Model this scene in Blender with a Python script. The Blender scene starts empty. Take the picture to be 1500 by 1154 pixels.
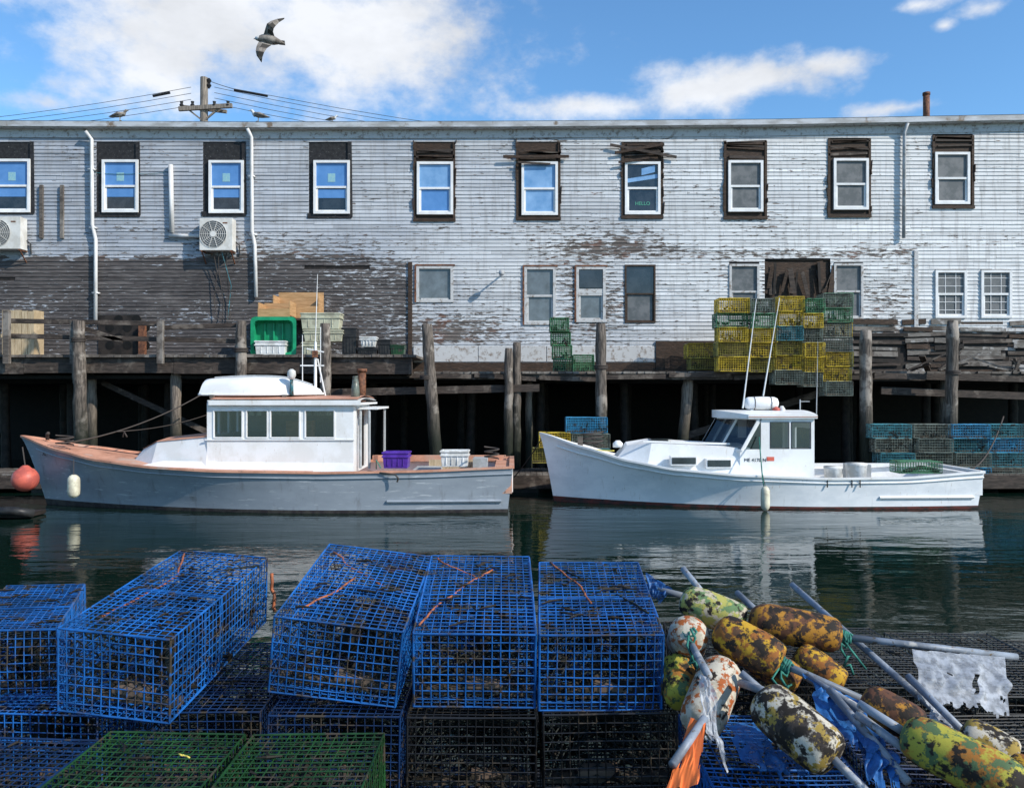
import bpy, math, random
from mathutils import Vector, Matrix, noise as mnoise
random.seed(7)
R=random.uniform
F=1224.0; CZ=2.58
def P(px,py,d): return Vector(((px-750)/F*d, d, CZ-(py-577)/F*d))
FD=25.0
def FX(px): return (px-750)/F*FD
def FZ(py): return CZ-(py-577)/F*FD
scene=bpy.context.scene
# ------------------------------------------------------------ materials
MATS={}
def mk(name,c1,c2=None,scale=5,stretch=(1,1,1),rough=.7,bump=0.,lo=.42,hi=.58,metal=0,c3=None,scale3=1.5,lo3=.5,hi3=.6,stretch3=(1,1,1),detail=5,bscale=None,spec=.3,zdark=None,alpha=None,c4=None,scale4=20,lo4=.55,hi4=.6,stretch4=(1,1,1)):
    m=bpy.data.materials.new(name); m.use_nodes=True; nt=m.node_tree; N=nt.nodes; L=nt.links
    b=N['Principled BSDF']; b.inputs['Roughness'].default_value=rough; b.inputs['Metallic'].default_value=metal
    b.inputs['Specular IOR Level'].default_value=spec
    geo=N.new('ShaderNodeNewGeometry')
    def nz(sc,st,det=detail):
        v=N.new('ShaderNodeVectorMath'); v.operation='MULTIPLY'; v.inputs[1].default_value=st
        L.new(geo.outputs['Position'],v.inputs[0])
        n=N.new('ShaderNodeTexNoise'); n.inputs['Scale'].default_value=sc; n.inputs['Detail'].default_value=det; n.inputs['Roughness'].default_value=.65
        L.new(v.outputs[0],n.inputs['Vector']); return n
    def mixc(fac,a,bb):
        x=N.new('ShaderNodeMix'); x.data_type='RGBA'
        if fac is not None: L.new(fac,x.inputs[0])
        for s,val in ((6,a),(7,bb)):
            if isinstance(val,tuple): x.inputs[s].default_value=(*val[:3],1)
            else: L.new(val,x.inputs[s])
        return x
    col=c1
    for cx,sc,st,l,h in ((c2,scale,stretch,lo,hi),(c3,scale3,stretch3,lo3,hi3),(c4,scale4,stretch4,lo4,hi4)):
        if cx:
            n=nz(sc,st); r=N.new('ShaderNodeMapRange'); r.inputs[1].default_value=l; r.inputs[2].default_value=h
            L.new(n.outputs[0],r.inputs[0]); col=mixc(r.outputs[0],col,cx).outputs[2]
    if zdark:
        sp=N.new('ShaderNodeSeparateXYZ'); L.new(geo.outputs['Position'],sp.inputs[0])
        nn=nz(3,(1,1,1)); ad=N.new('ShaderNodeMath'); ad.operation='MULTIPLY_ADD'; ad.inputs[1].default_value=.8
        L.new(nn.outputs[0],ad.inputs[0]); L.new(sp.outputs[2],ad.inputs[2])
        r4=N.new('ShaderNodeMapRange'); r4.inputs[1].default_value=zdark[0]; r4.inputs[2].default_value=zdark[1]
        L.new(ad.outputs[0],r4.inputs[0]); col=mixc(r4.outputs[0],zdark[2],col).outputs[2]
    if isinstance(col,tuple): b.inputs['Base Color'].default_value=(*col,1)
    else: L.new(col,b.inputs['Base Color'])
    if bump:
        n=nz(bscale or scale,stretch); bp=N.new('ShaderNodeBump'); bp.inputs['Strength'].default_value=1; bp.inputs['Distance'].default_value=bump
        L.new(n.outputs[0],bp.inputs['Height']); L.new(bp.outputs[0],b.inputs['Normal'])
    if alpha is not None:
        n=nz(28,(1,1,1),3); r=N.new('ShaderNodeMapRange'); r.inputs[1].default_value=.4; r.inputs[2].default_value=.6; r.inputs[3].default_value=alpha-.2; r.inputs[4].default_value=min(1,alpha+.15)
        L.new(n.outputs[0],r.inputs[0]); L.new(r.outputs[0],b.inputs['Alpha'])
    MATS[name]=m; return m
# ------------------------------------------------------------ builder
class B:
    def __init__(s): s.v=[];s.f=[];s.mi=[];s.sm=[];s.slots=[];s.cur=0;s.smooth=False
    def m(s,mat,smooth=False):
        if mat not in s.slots: s.slots.append(mat)
        s.cur=s.slots.index(mat); s.smooth=smooth; return s
    def add(s,vs,fs):
        o=len(s.v); s.v+= [Vector(a) for a in vs]
        for f in fs: s.f.append([i+o for i in f]); s.mi.append(s.cur); s.sm.append(s.smooth)
    def poly(s,*p): s.add(p,[list(range(len(p)))])
    def obox(s,o,a,b,c):
        o,a,b,c=map(Vector,(o,a,b,c))
        vs=[o,o+a,o+a+b,o+b,o+c,o+a+c,o+a+b+c,o+b+c]
        s.add(vs,[[0,3,2,1],[4,5,6,7],[0,1,5,4],[1,2,6,5],[2,3,7,6],[3,0,4,7]])
    def box(s,x0,x1,y0,y1,z0,z1): s.obox((x0,y0,z0),(x1-x0,0,0),(0,y1-y0,0),(0,0,z1-z0))
    def beam(s,p,q,w,h=None,up=(0,0,1)):
        h=h or w; p=Vector(p);q=Vector(q); d=q-p; dn=d.normalized(); u=Vector(up)
        if abs(dn.dot(u))>.95: u=Vector((0,1,0))
        a=dn.cross(u).normalized(); c=a.cross(dn)
        s.obox(p-a*w/2-c*h/2,d,a*w,c*h)
    def wire(s,p,q,r):
        d=(q-p); dn=d.normalized(); u=Vector((0,0,1)) if abs(dn.z)<.9 else Vector((0,1,0))
        a=dn.cross(u).normalized()*r; c=a.cross(dn).normalized()*r
        s.add([p+a,p+c,p-a,p-c,q+a,q+c,q-a,q-c],[[0,1,5,4],[1,2,6,5],[2,3,7,6],[3,0,4,7]])
    def tube(s,path,r,n=8,caps=True):
        path=[Vector(p) for p in path]; k=len(path); rs=r if isinstance(r,(list,tuple)) else [r]*k
        vs=[];fs=[];pa=None
        for i,p in enumerate(path):
            d=(path[min(i+1,k-1)]-path[max(i-1,0)]).normalized()
            if pa is None:
                u=Vector((0,0,1)) if abs(d.z)<.9 else Vector((0,1,0)); a=d.cross(u).normalized()
            else: a=(pa-d*pa.dot(d)).normalized()
            pa=a; c=d.cross(a)
            for j in range(n):
                t=2*math.pi*j/n; vs.append(p+(a*math.cos(t)+c*math.sin(t))*rs[i])
        for i in range(k-1):
            for j in range(n):
                fs.append([i*n+j,i*n+(j+1)%n,(i+1)*n+(j+1)%n,(i+1)*n+j])
        if caps: fs.append(list(range(n))[::-1]); fs.append([(k-1)*n+j for j in range(n)])
        s.add(vs,fs)
    def cyl(s,p,q,r0,r1=None,n=12): s.tube([p,q],[r0,r1 if r1 is not None else r0],n)
    def lathe(s,p,q,prof,n=16):
        p=Vector(p);q=Vector(q); s.tube([p.lerp(q,t) for t,_ in prof],[r for _,r in prof],n)
    def grid(s,fn,nu,nv):
        vs=[fn(i/nu,j/nv) for i in range(nu+1) for j in range(nv+1)]
        fs=[[i*(nv+1)+j,(i+1)*(nv+1)+j,(i+1)*(nv+1)+j+1,i*(nv+1)+j+1] for i in range(nu) for j in range(nv)]
        s.add(vs,fs)
    def fin(s,name,parent=None,bevel=0):
        me=bpy.data.meshes.new(name)
        mn=Vector([min(v[i] for v in s.v) for i in range(3)]); mx=Vector([max(v[i] for v in s.v) for i in range(3)]); c=(mn+mx)/2
        me.from_pydata([tuple(v-c) for v in s.v],[],s.f)
        for mt in s.slots: me.materials.append(MATS[mt])
        me.polygons.foreach_set('material_index',s.mi); me.polygons.foreach_set('use_smooth',s.sm)
        me.update()
        o=bpy.data.objects.new(name,me); scene.collection.objects.link(o)
        o.location=c
        if parent: o.parent=parent; o.location=c-parent.location
        if bevel:
            md=o.modifiers.new('b','BEVEL'); md.width=bevel; md.segments=2; md.limit_method='ANGLE'; md.angle_limit=math.radians(40)
        return o
def empty(name,loc=(0,0,0)):
    o=bpy.data.objects.new(name,None); o.location=loc; o.empty_display_size=.3; scene.collection.objects.link(o); return o

mk('wood_deck',(.13,.11,.095),(.065,.055,.048),4,(1,6,6),bump=.006,c3=(.22,.2,.18))
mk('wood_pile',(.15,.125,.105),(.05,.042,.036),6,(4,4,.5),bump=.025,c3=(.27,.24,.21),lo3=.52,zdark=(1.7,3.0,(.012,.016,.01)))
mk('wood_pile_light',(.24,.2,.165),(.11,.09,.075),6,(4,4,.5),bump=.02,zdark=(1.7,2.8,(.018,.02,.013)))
mk('wood_dark',(.028,.022,.019),(.012,.01,.009),5,bump=.01)
mk('void_shade',(.007,.006,.005),(.003,.003,.003),4)  # near-black colour paints in the shade under the wharf and in drain openings
mk('beam_brown',(.068,.051,.042),(.032,.025,.021),4,(1,5,5),bump=.008,c3=(.15,.125,.105),lo3=.55,hi3=.65)
mk('plank_gray',(.2,.185,.17),(.09,.08,.07),4,(1,5,9),bump=.008,c3=(.36,.35,.34),lo3=.55,hi3=.62)
mk('plywood',(.5,.3,.15),(.38,.22,.1),3,(1,1,9),bump=.001)
mk('plywood_pale',(.52,.41,.27),(.38,.29,.18),3,(9,1,1))
mk('tarpaper',(.015,.015,.017),(.028,.028,.03),9,rough=.75,bump=.02,bscale=3,c3=(.13,.13,.13),scale3=14,lo3=.62,hi3=.66)
mk('charred',(.025,.018,.014),(.06,.035,.022),8,(1,1,8),bump=.01,c3=(.12,.08,.06),scale3=6,lo3=.58,hi3=.66,stretch3=(1,1,8))
mk('vinyl_white',(.8,.8,.8),(.7,.7,.7),3,rough=.4)
mk('old_white',(.5,.5,.5),(.24,.2,.17),9,(1,1,1),lo=.52,hi=.66,bump=.004)
mk('film_sky_blue',(.07,.20,.46),(.12,.28,.58),2.2,rough=.2,lo=.3,hi=.7,spec=.7)  # film blue, with the reflected sky put into its colour
mk('film_sky_pale',(.25,.42,.66),(.12,.27,.5),2.2,rough=.2,lo=.3,hi=.7,spec=.7)  # paler pane blue, reflected sky painted in as flat colour
mk('glass_dark',(.012,.015,.018),(.03,.035,.04),2,rough=.06,spec=.8)
mk('screen_gray',(.09,.1,.105),(.15,.155,.16),3,rough=.5,spec=.4)
mk('dirty_glass',(.17,.2,.22),(.09,.1,.105),3,rough=.25,spec=.6,lo=.3,hi=.7)
mk('sticker',(.2,.42,.55),(.3,.5,.5),40)
mk('sign_green',(.1,.38,.26))
mk('metal_trim',(.5,.52,.55),(.33,.33,.33),4,(.3,1,1),rough=.5,c3=(.2,.15,.11),scale3=2,lo3=.6,hi3=.68)
mk('roofing',(.14,.14,.14),(.08,.08,.08),2)
mk('pipe_white',(.72,.72,.72),(.55,.54,.53),4,(1,1,.3),rough=.4)
mk('ac_white',(.68,.67,.64),(.55,.53,.49),3,rough=.45)
mk('black_plastic',(.015,.015,.017),(.03,.03,.03),5,rough=.45)
mk('rust',(.2,.085,.045),(.09,.04,.025),12,bump=.004)
mk('green_plastic',(.015,.32,.15),(.01,.24,.11),3,rough=.4)
mk('white_plastic',(.72,.73,.73),(.5,.5,.48),5,rough=.4)
mk('tan_plastic',(.48,.48,.36),(.33,.32,.24),5)
mk('purple_plastic',(.10,.04,.36),(.07,.025,.25),4,rough=.35)
mk('hull_gray',(.30,.335,.375),(.235,.265,.30),1.6,(1,1,2.5),rough=.33,lo=.3,hi=.7,c3=(.14,.14,.14),scale3=2.2,lo3=.56,hi3=.8,stretch3=(2.2,1,.6),spec=.5,c4=(.42,.45,.48),scale4=6,lo4=.6,hi4=.66,stretch4=(.3,1,3))
mk('boat_white',(.8,.81,.82),(.72,.72,.71),2,rough=.4,c3=(.48,.43,.36),scale3=3,lo3=.62,hi3=.8,stretch3=(2,2,.6),c4=(.35,.25,.18),scale4=14,lo4=.68,hi4=.74,stretch4=(1,1,.4))
mk('hull_white',(.80,.82,.84),(.70,.73,.76),1.5,(1,1,2),rough=.33,c3=(.42,.41,.38),scale3=2.4,lo3=.6,hi3=.86,stretch3=(2.5,1,.5),spec=.5,c4=(.45,.38,.30),scale4=10,lo4=.65,hi4=.73,stretch4=(2.5,1,.35))
mk('salmon',(.6,.31,.21),(.46,.22,.145),3,rough=.6,c3=(.55,.44,.37),lo3=.55,hi3=.72,bump=.003,c4=(.2,.15,.12),scale4=9,lo4=.63,hi4=.7)
mk('boot_dark',(.025,.02,.022),(.05,.045,.04),6)
mk('boot_red',(.12,.03,.025),(.03,.025,.025),4,(1,1,3))
mk('deck_gray',(.42,.44,.46),(.3,.32,.33),3)
mk('orange_buoy',(.6,.13,.09),(.4,.09,.07),4,rough=.45)
mk('rope_dark',(.06,.05,.045)); mk('rope_green',(.04,.22,.17),(.02,.12,.1),20); mk('rope_orange',(.38,.12,.05),(.14,.055,.03),15)
mk('rope_yellow',(.6,.5,.1)); mk('fender',(.68,.65,.5),(.48,.44,.34),5,rough=.5)
mk('pole_wood',(.27,.23,.19),(.14,.12,.1),5,(5,5,.5))
mk('stick_gray',(.25,.29,.35),(.15,.17,.2),6,rough=.45,c3=(.45,.43,.4),scale3=9,lo3=.58,hi3=.66,c4=(.12,.09,.06),scale4=25,lo4=.6,hi4=.66)
for nm,c in dict(wire_blue=(.010,.115,.40),wire_navy=(.004,.026,.095),wire_green=(.012,.062,.016),wire_black=(.008,.009,.011),wire_darkgray=(.028,.032,.032),wire_yellow=(.6,.43,.04),wire_ltgreen=(.08,.24,.12),wire_teal=(.06,.25,.30),wire_olive=(.3,.26,.05),wire_graygreen=(.17,.2,.17),wire_skyblue=(.045,.28,.5)).items():
    mk(nm,c,tuple(k*.5 for k in c),5,rough=.38,spec=.5,c3=(.05,.04,.028),scale3=9,lo3=.55,hi3=.64,detail=3)
mk('brick',(.16,.115,.085),(.1,.08,.065),12); mk('net',(.008,.013,.012)); mk('weed',(.02,.016,.01),(.009,.008,.007),20)
mk('slat',(.12,.09,.065),(.045,.037,.03),8,(6,1,1))
mk('gull_gray',(.3,.27,.24),(.12,.1,.085),9,lo=.4,hi=.6); mk('gull_white',(.7,.7,.7),(.55,.55,.55),8); mk('gull_dark',(.05,.045,.04)); mk('beak',(.3,.22,.08))
def buoymat(n,a,b,c,s=14,d=(.022,.018,.015),g=.545): mk(n,a,b,s,rough=.75,spec=.2,lo=.48,hi=.53,c3=c,scale3=22,lo3=.52,hi3=.55,bump=.004,detail=7,c4=d,scale4=17,lo4=g-.03,hi4=g+.02)
buoymat('bu_yellow',(.46,.27,.025),(.26,.10,.025),(.09,.05,.03))
buoymat('bu_green',(.36,.34,.09),(.12,.2,.09),(.42,.37,.28))
buoymat('bu_white',(.50,.46,.38),(.36,.32,.25),(.32,.09,.025),g=.6)
buoymat('bu_rust',(.11,.05,.03),(.36,.17,.025),(.05,.03,.022))
buoymat('bu_mix',(.5,.46,.38),(.05,.04,.035),(.3,.21,.05),10,g=.53)
buoymat('bu_lime',(.36,.33,.05),(.34,.14,.03),(.08,.13,.06),11)
mk('flag_white',(.5,.53,.58),(.36,.39,.44),5,rough=.5,alpha=.6); mk('flag_blue',(.03,.15,.42),(.02,.09,.27),9,rough=.45,alpha=.8); mk('flag_orange',(.75,.17,.04),(.6,.11,.03),5)
mk('ground_dirt',(.12,.11,.1),(.08,.075,.07),.5)
def glassmat():
    m=bpy.data.materials.new('pane'); m.use_nodes=True; N=m.node_tree.nodes; L=m.node_tree.links
    out=N['Material Output']; N.remove(N['Principled BSDF'])
    g=N.new('ShaderNodeBsdfGlossy'); g.inputs['Roughness'].default_value=.03
    t=N.new('ShaderNodeBsdfTransparent'); t.inputs[0].default_value=(.38,.43,.45,1)
    mx=N.new('ShaderNodeMixShader'); mx.inputs[0].default_value=.1
    L.new(t.outputs[0],mx.inputs[1]); L.new(g.outputs[0],mx.inputs[2]); L.new(mx.outputs[0],out.inputs[0]); MATS['pane']=m
glassmat()
def watermat():
    m=bpy.data.materials.new('water_mat'); m.use_nodes=True; N=m.node_tree.nodes; L=m.node_tree.links
    b=N['Principled BSDF']; b.inputs['Base Color'].default_value=(.004,.014,.010,1); b.inputs['Roughness'].default_value=.02; b.inputs['IOR'].default_value=1.33
    b.inputs['Specular Tint'].default_value=(.62,.78,.70,1)
    geo=N.new('ShaderNodeNewGeometry'); prev=None
    for sc,st,dist in ((.8,(.6,1.7,1),.022),(3.2,(.7,1.7,1),.006),(11,(.8,1.3,1),.0012)):
        v=N.new('ShaderNodeVectorMath'); v.operation='MULTIPLY'; v.inputs[1].default_value=st; L.new(geo.outputs['Position'],v.inputs[0])
        n=N.new('ShaderNodeTexNoise'); n.inputs['Scale'].default_value=sc; n.inputs['Detail'].default_value=2; L.new(v.outputs[0],n.inputs['Vector'])
        bp=N.new('ShaderNodeBump'); bp.inputs['Distance'].default_value=dist; L.new(n.outputs[0],bp.inputs['Height'])
        if prev: L.new(prev.outputs[0],bp.inputs['Normal'])
        prev=bp
    L.new(prev.outputs[0],b.inputs['Normal']); MATS['water_mat']=m
watermat()
def clapmat():
    m=bpy.data.materials.new('clapboard'); m.use_nodes=True; N=m.node_tree.nodes; L=m.node_tree.links
    b=N['Principled BSDF']; b.inputs['Roughness'].default_value=.65; b.inputs['Specular IOR Level'].default_value=.25
    geo=N.new('ShaderNodeNewGeometry'); at=N.new('ShaderNodeAttribute'); at.attribute_name='wear'
    sp=N.new('ShaderNodeSeparateColor'); L.new(at.outputs['Color'],sp.inputs[0])
    def nz(sc,st,det=6,ro=.65):
        v=N.new('ShaderNodeVectorMath'); v.operation='MULTIPLY'; v.inputs[1].default_value=st; L.new(geo.outputs['Position'],v.inputs[0])
        n=N.new('ShaderNodeTexNoise'); n.inputs['Scale'].default_value=sc; n.inputs['Detail'].default_value=det; n.inputs['Roughness'].default_value=ro; L.new(v.outputs[0],n.inputs['Vector']); return n.outputs[0]
    def mr(x,a,c,d=0,e=1):
        r=N.new('ShaderNodeMapRange'); r.inputs[1].default_value=a; r.inputs[2].default_value=c; r.inputs[3].default_value=d; r.inputs[4].default_value=e; L.new(x,r.inputs[0]); return r.outputs[0]
    def ma(op,x,y):
        q=N.new('ShaderNodeMath'); q.operation=op
        for i,k in enumerate((x,y)):
            if isinstance(k,(int,float)): q.inputs[i].default_value=k
            else: L.new(k,q.inputs[i])
        return q.outputs[0]
    def mc(f,a,c,mode='MIX'):
        x=N.new('ShaderNodeMix'); x.data_type='RGBA'; x.blend_type=mode
        if isinstance(f,(int,float)): x.inputs[0].default_value=f
        else: L.new(f,x.inputs[0])
        for s,val in ((6,a),(7,c)):
            if isinstance(val,tuple): x.inputs[s].default_value=(*val,1)
            else: L.new(val,x.inputs[s])
        return x.outputs[2]
    paint=mc(mr(nz(.9,(1,1,1.5)),.35,.65),(.34,.37,.425),(.46,.485,.53))
    paint=mc(mr(nz(1.6,(.35,1,8)),.48,.62,0,.75),paint,(.28,.295,.325))
    paint=mc(ma('MULTIPLY',sp.outputs[2],.9),paint,(.70,.71,.715))
    paint=mc(mr(nz(2.2,(3.2,1,.3)),.5,.76,0,.7),paint,(.25,.24,.235))
    paint=mc(mr(nz(6,(.25,1,5)),.56,.66,0,.55),paint,(.2,.19,.18))
    wood=mc(mr(nz(3,(1,1,14)),.35,.65),(.19,.165,.15),(.065,.053,.047))
    wood=mc(mr(nz(1.6,(1,1,1)),.52,.68,0,.75),wood,(.20,.08,.05))
    dwood=mc(mr(nz(4,(.5,1,12)),.36,.66),(.15,.135,.13),(.04,.033,.032))
    dwood=mc(mr(nz(.6,(1,1,1.5)),.42,.6,0,.65),dwood,(.05,.045,.046))
    dwood=mc(mr(nz(9,(.25,1,6)),.56,.64,0,.7),dwood,(.26,.25,.25))
    wood=mc(at.outputs['Alpha'],wood,dwood)
    n1=nz(2.6,(1,1,4.5)); n2=nz(9,(.6,1,3))
    s1=ma('ADD',ma('MULTIPLY',n1,.58),ma('MULTIPLY',n2,.42))
    s2=ma('ADD',s1,ma('MULTIPLY',ma('SUBTRACT',sp.outputs[0],.5),.42))
    peel=mr(s2,.53,.565)
    col=mc(peel,paint,wood)
    t=mr(sp.outputs[1],0,1,.7,1.1)
    cb=N.new('ShaderNodeCombineColor'); 
    for i in range(3): L.new(t,cb.inputs[i])
    col=mc(1.0,col,cb.outputs[0],'MULTIPLY')
    L.new(col,b.inputs['Base Color'])
    bp=N.new('ShaderNodeBump'); bp.inputs['Distance'].default_value=.006; L.new(ma('SUBTRACT',1.0,peel),bp.inputs['Height'])
    L.new(bp.outputs[0],b.inputs['Normal']); MATS['clapboard']=m
clapmat()
# ------------------------------------------------------------ water, ground
w=B().m('water_mat'); w.poly((-400,-200,0),(400,-200,0),(400,500,0),(-400,500,0)); w.fin('water')
g=B().m('ground_dirt'); g.box(-200,200,43,500,-1,3.0); g.fin('ground')
# ------------------------------------------------------------ building
bld=empty('waterfront_building',(0,25,3))
UP=[(-4,49,208,312),(142,204,209,316),(298,359,208,315),(453,514,208,318),(607,666,209,322),(757,820,209,320),(911,970,209,318),(1061,1122,207,319),(1213,1274,204,316),(1366,1425,199,303)]
UW=[(-8,46,234,312),(151,204,235,312),(307,358,236,313),(460,513,236,314),(611,664,238,315),(764,817,238,316),(915,967,238,315),(1066,1117,236,311),(1220,1271,233,308),(1368,1419,224,300)]
LOW=[(610,664,390,443,'old'),(768,814,391,476,'old'),(844,887,391,472,'old2'),(915,960,388,473,'dark'),(1068,1112,387,468,'screen'),(1120,1216,381,436,'torn'),(1221,1264,386,468,'screen'),(1369,1415,396,466,'grid'),(1436,1481,396,466,'grid')]
holes=[(FX(a),FX(b),FZ(d),FZ(c)) for a,b,c,d in UP]+[(FX(a),FX(b),FZ(d),FZ(c)) for a,b,c,d,_ in LOW]
def isdark(px,py): return px<603 and py>378+4*mnoise.noise(Vector((px*.02,0,0)))
def wear(px,py):
    w=.41
    def g(cx,cy,rx,ry,a): return a*math.exp(-((px-cx)/rx)**2-((py-cy)/ry)**2)
    if isdark(px,py): return .80+.16*mnoise.noise(Vector((px*.012,py*.02,3)))-g(540,410,90,60,.14)+g(240,400,160,30,.15)
    w+=g(880,362,90,15,.31)+g(870,440,50,55,.28)+g(650,490,70,35,.25)+g(1150,372,190,9,.26)+g(420,355,120,18,.14)+g(1100,300,70,40,.08)+g(700,500,60,30,.12)
    w+=g(790,215,60,30,.16)+g(950,220,70,30,.16)+g(200,330,60,14,.2)+g(1300,450,45,70,.12)+g(850,330,80,12,.14)+g(640,330,50,10,.18)+g(300,375,330,6,.12)
    w+=.14*mnoise.noise(Vector((px*.008,py*.02,9)))
    if px>1340 and py>365: w-=.2
    if py>478 and px>1240: w=.75
    if py>500 and 600<px<=1240: w=.5
    if py<330: w-=.05
    return w
def newer(px,py):
    if px>1340 and py>365: return 1
    if px>965 and 385<py<420 and px<1062: return .9
    n=mnoise.noise(Vector((px*.006,py*.015,5)))
    return max(0,min(1,(px-350)/850+.35*n))+ (.3 if 665<px<770 and 385<py<480 else 0)
RH=.112
vs=[];fs=[];cols=[]
def claprow(z,xa,xb):
    x=xa+R(-3,0)
    while x<xb:
        L=R(1.2,4.2); x2=x+L; tint=random.gauss(.58,.2); tint=max(0,min(1,tint)); dz=R(-.009,.009); dy=R(0,.008)
        segs=[(max(x,xa),min(x2,xb))]
        for h in holes:
            if h[2]-.02<z+RH/2<h[3]+.02:
                ns=[]
                for a,b in segs:
                    if h[1]<=a or h[0]>=b: ns.append((a,b)); continue
                    if a<h[0]: ns.append((a,h[0]))
                    if b>h[1]: ns.append((h[1],b))
                segs=ns
        pxm=(x+x2)/2/FD*F+750; pym=577-(z-CZ)/FD*F
        wm=wear(pxm,pym)
        gap = wm>.55 and random.random()<.05
        for a,b in segs:
            if b-a<.01: continue
            if gap and b-a<2.0: continue
            n=max(1,int((b-a)/.35)); dj=0
            for i in range(n):
                p=a+(b-a)*i/n; q=a+(b-a)*(i+1)/n-(.004 if i==n-1 else 0)
                dn_=dj+(R(-.005,.005) if wm>.5 else R(-.002,.002))
                o=len(vs); yb=FD-.024-dy; yt=FD-.006; zt=z+RH+.004
                vs.extend([(p,yb,z+dz+dj),(q,yb,z+dz+dn_),(q,yt,zt),(p,yt,zt),(p,FD,z+dz+.002+dj),(q,FD,z+dz+.002+dn_)]); dj=dn_
                for f in ([o,o+1,o+2,o+3],[o+4,o+5,o+1,o]):
                    fs.append(f)
                    for vi in f:
                        X=vs[vi][0]/FD*F+750; Y=577-(vs[vi][2]-CZ)/FD*F
                        cols.append((min(1,max(0,wear(X,Y))),tint,min(1,newer(X,Y)),1. if isdark(X,Y) else 0.))
        x=x2
z=3.28
while z<FZ(188):
    px_lo=577-(z-CZ)/FD*F
    claprow(z,-22,FX(1250) if px_lo>488 else 22)
    z+=RH
me=bpy.data.meshes.new('clapboard_siding'); me.from_pydata(vs,[],fs); me.materials.append(MATS['clapboard'])
ca=me.color_attributes.new('wear','FLOAT_COLOR','CORNER')
for i,c in enumerate(cols): ca.data[i].color=c
o=bpy.data.objects.new('clapboard_siding',me); scene.collection.objects.link(o); o.parent=bld; o.location=-bld.location
s=B().m('wood_dark'); s.box(-22,22,FD+.12,FD+.3,3.2,FZ(186)); 
s.fin('sheathing',bld)
s=B().m('wood_dark')
xs=sorted(set([-22,22]+[h[0] for h in holes]+[h[1] for h in holes])); zs=sorted(set([3.2,FZ(186)]+[h[2] for h in holes]+[h[3] for h in holes]))
for i in range(len(xs)-1):
    for j in range(len(zs)-1):
        cx=(xs[i]+xs[i+1])/2; cz=(zs[j]+zs[j+1])/2
        if any(h[0]<cx<h[1] and h[2]<cz<h[3] for h in holes): continue
        s.poly((xs[i],FD+.002,zs[j]),(xs[i+1],FD+.002,zs[j]),(xs[i+1],FD+.002,zs[j+1]),(xs[i],FD+.002,zs[j+1]))
s.fin('sheathing_front',bld)
s=B().m('old_white'); s.box(-22,-21.9,FD+.3,38,3.2,FZ(190)); s.box(21.9,22,FD+.3,38,3.2,FZ(190)); s.box(-22,22,38,38.1,3.2,FZ(190)); s.fin('rear_and_side_walls',bld)
# roof
s=B(); pts=[(-400,182),(0,182),(375,184),(750,183),(1130,180),(1500,173),(1900,166)]
for (a,ya),(b,yb) in zip(pts,pts[1:]):
    s.m('metal_trim'); s.obox((FX(a),FD-.28,FZ(ya+7)),(FX(b)-FX(a),0,FZ(yb)-FZ(ya)),(0,.05,0),(0,0,.16))
    s.m('old_white'); s.obox((FX(a),FD-.228,FZ(ya+8)),(FX(b)-FX(a),0,FZ(yb)-FZ(ya)),(0,.22,0),(0,0,.03))
    s.obox((FX(a),FD-.05,FZ(ya+20)),(FX(b)-FX(a),0,FZ(yb)-FZ(ya)),(0,.035,0),(0,0,.245))
    s.m('roofing'); s.poly((FX(a),FD-.29,FZ(ya-1)),(FX(b),FD-.29,FZ(yb-1)),(FX(b),38.3,FZ(yb+10)),(FX(a),38.3,FZ(ya+10)))
s.fin('roof',bld)
# windows
def sash(s,x0,x1,z0,z1,y,fw,up,lo,frame='vinyl_white',grid=None,split=.5):
    s.m(frame); 
    s.box(x0,x0+fw,y,y+.1,z0,z1); s.box(x1-fw,x1,y,y+.1,z0,z1); s.box(x0+fw,x1-fw,y,y+.1,z1-fw,z1); s.box(x0+fw,x1-fw,y,y+.1,z0,z0+fw)
    zm=z0+(z1-z0)*split; s.box(x0+fw,x1-fw,y+.02,y+.09,zm-fw*.4,zm+fw*.4)
    s.box(x0+fw,x0+fw*1.7,y+.045,y+.09,z0+fw,zm-fw*.4); s.box(x1-fw*1.7,x1-fw,y+.045,y+.09,z0+fw,zm-fw*.4); s.box(x0+fw*1.7,x1-fw*1.7,y+.045,y+.09,z0+fw,z0+fw*1.6)
    s.m(up); s.box(x0+fw,x1-fw,y+.06,y+.065,zm+fw*.4,z1-fw)
    s.m(lo); s.box(x0+fw,x1-fw,y+.07,y+.075,z0+fw,zm-fw*.4)
    if grid:
        s.m(frame)
        for i in range(1,3): 
            xx=x0+(x1-x0)*i/3; s.box(xx-.008,xx+.008,y+.05,y+.058,z0+fw*1.7,z1-fw)
        for i in (1,2,4,5):
            zz=z0+(z1-z0)*i/6; s.box(x0+fw,x1-fw,y+.046,y+.0545,zz-.008,zz+.008)
styles=['film']*4+['blue','pale','hello','screen','screen','screen']
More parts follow.
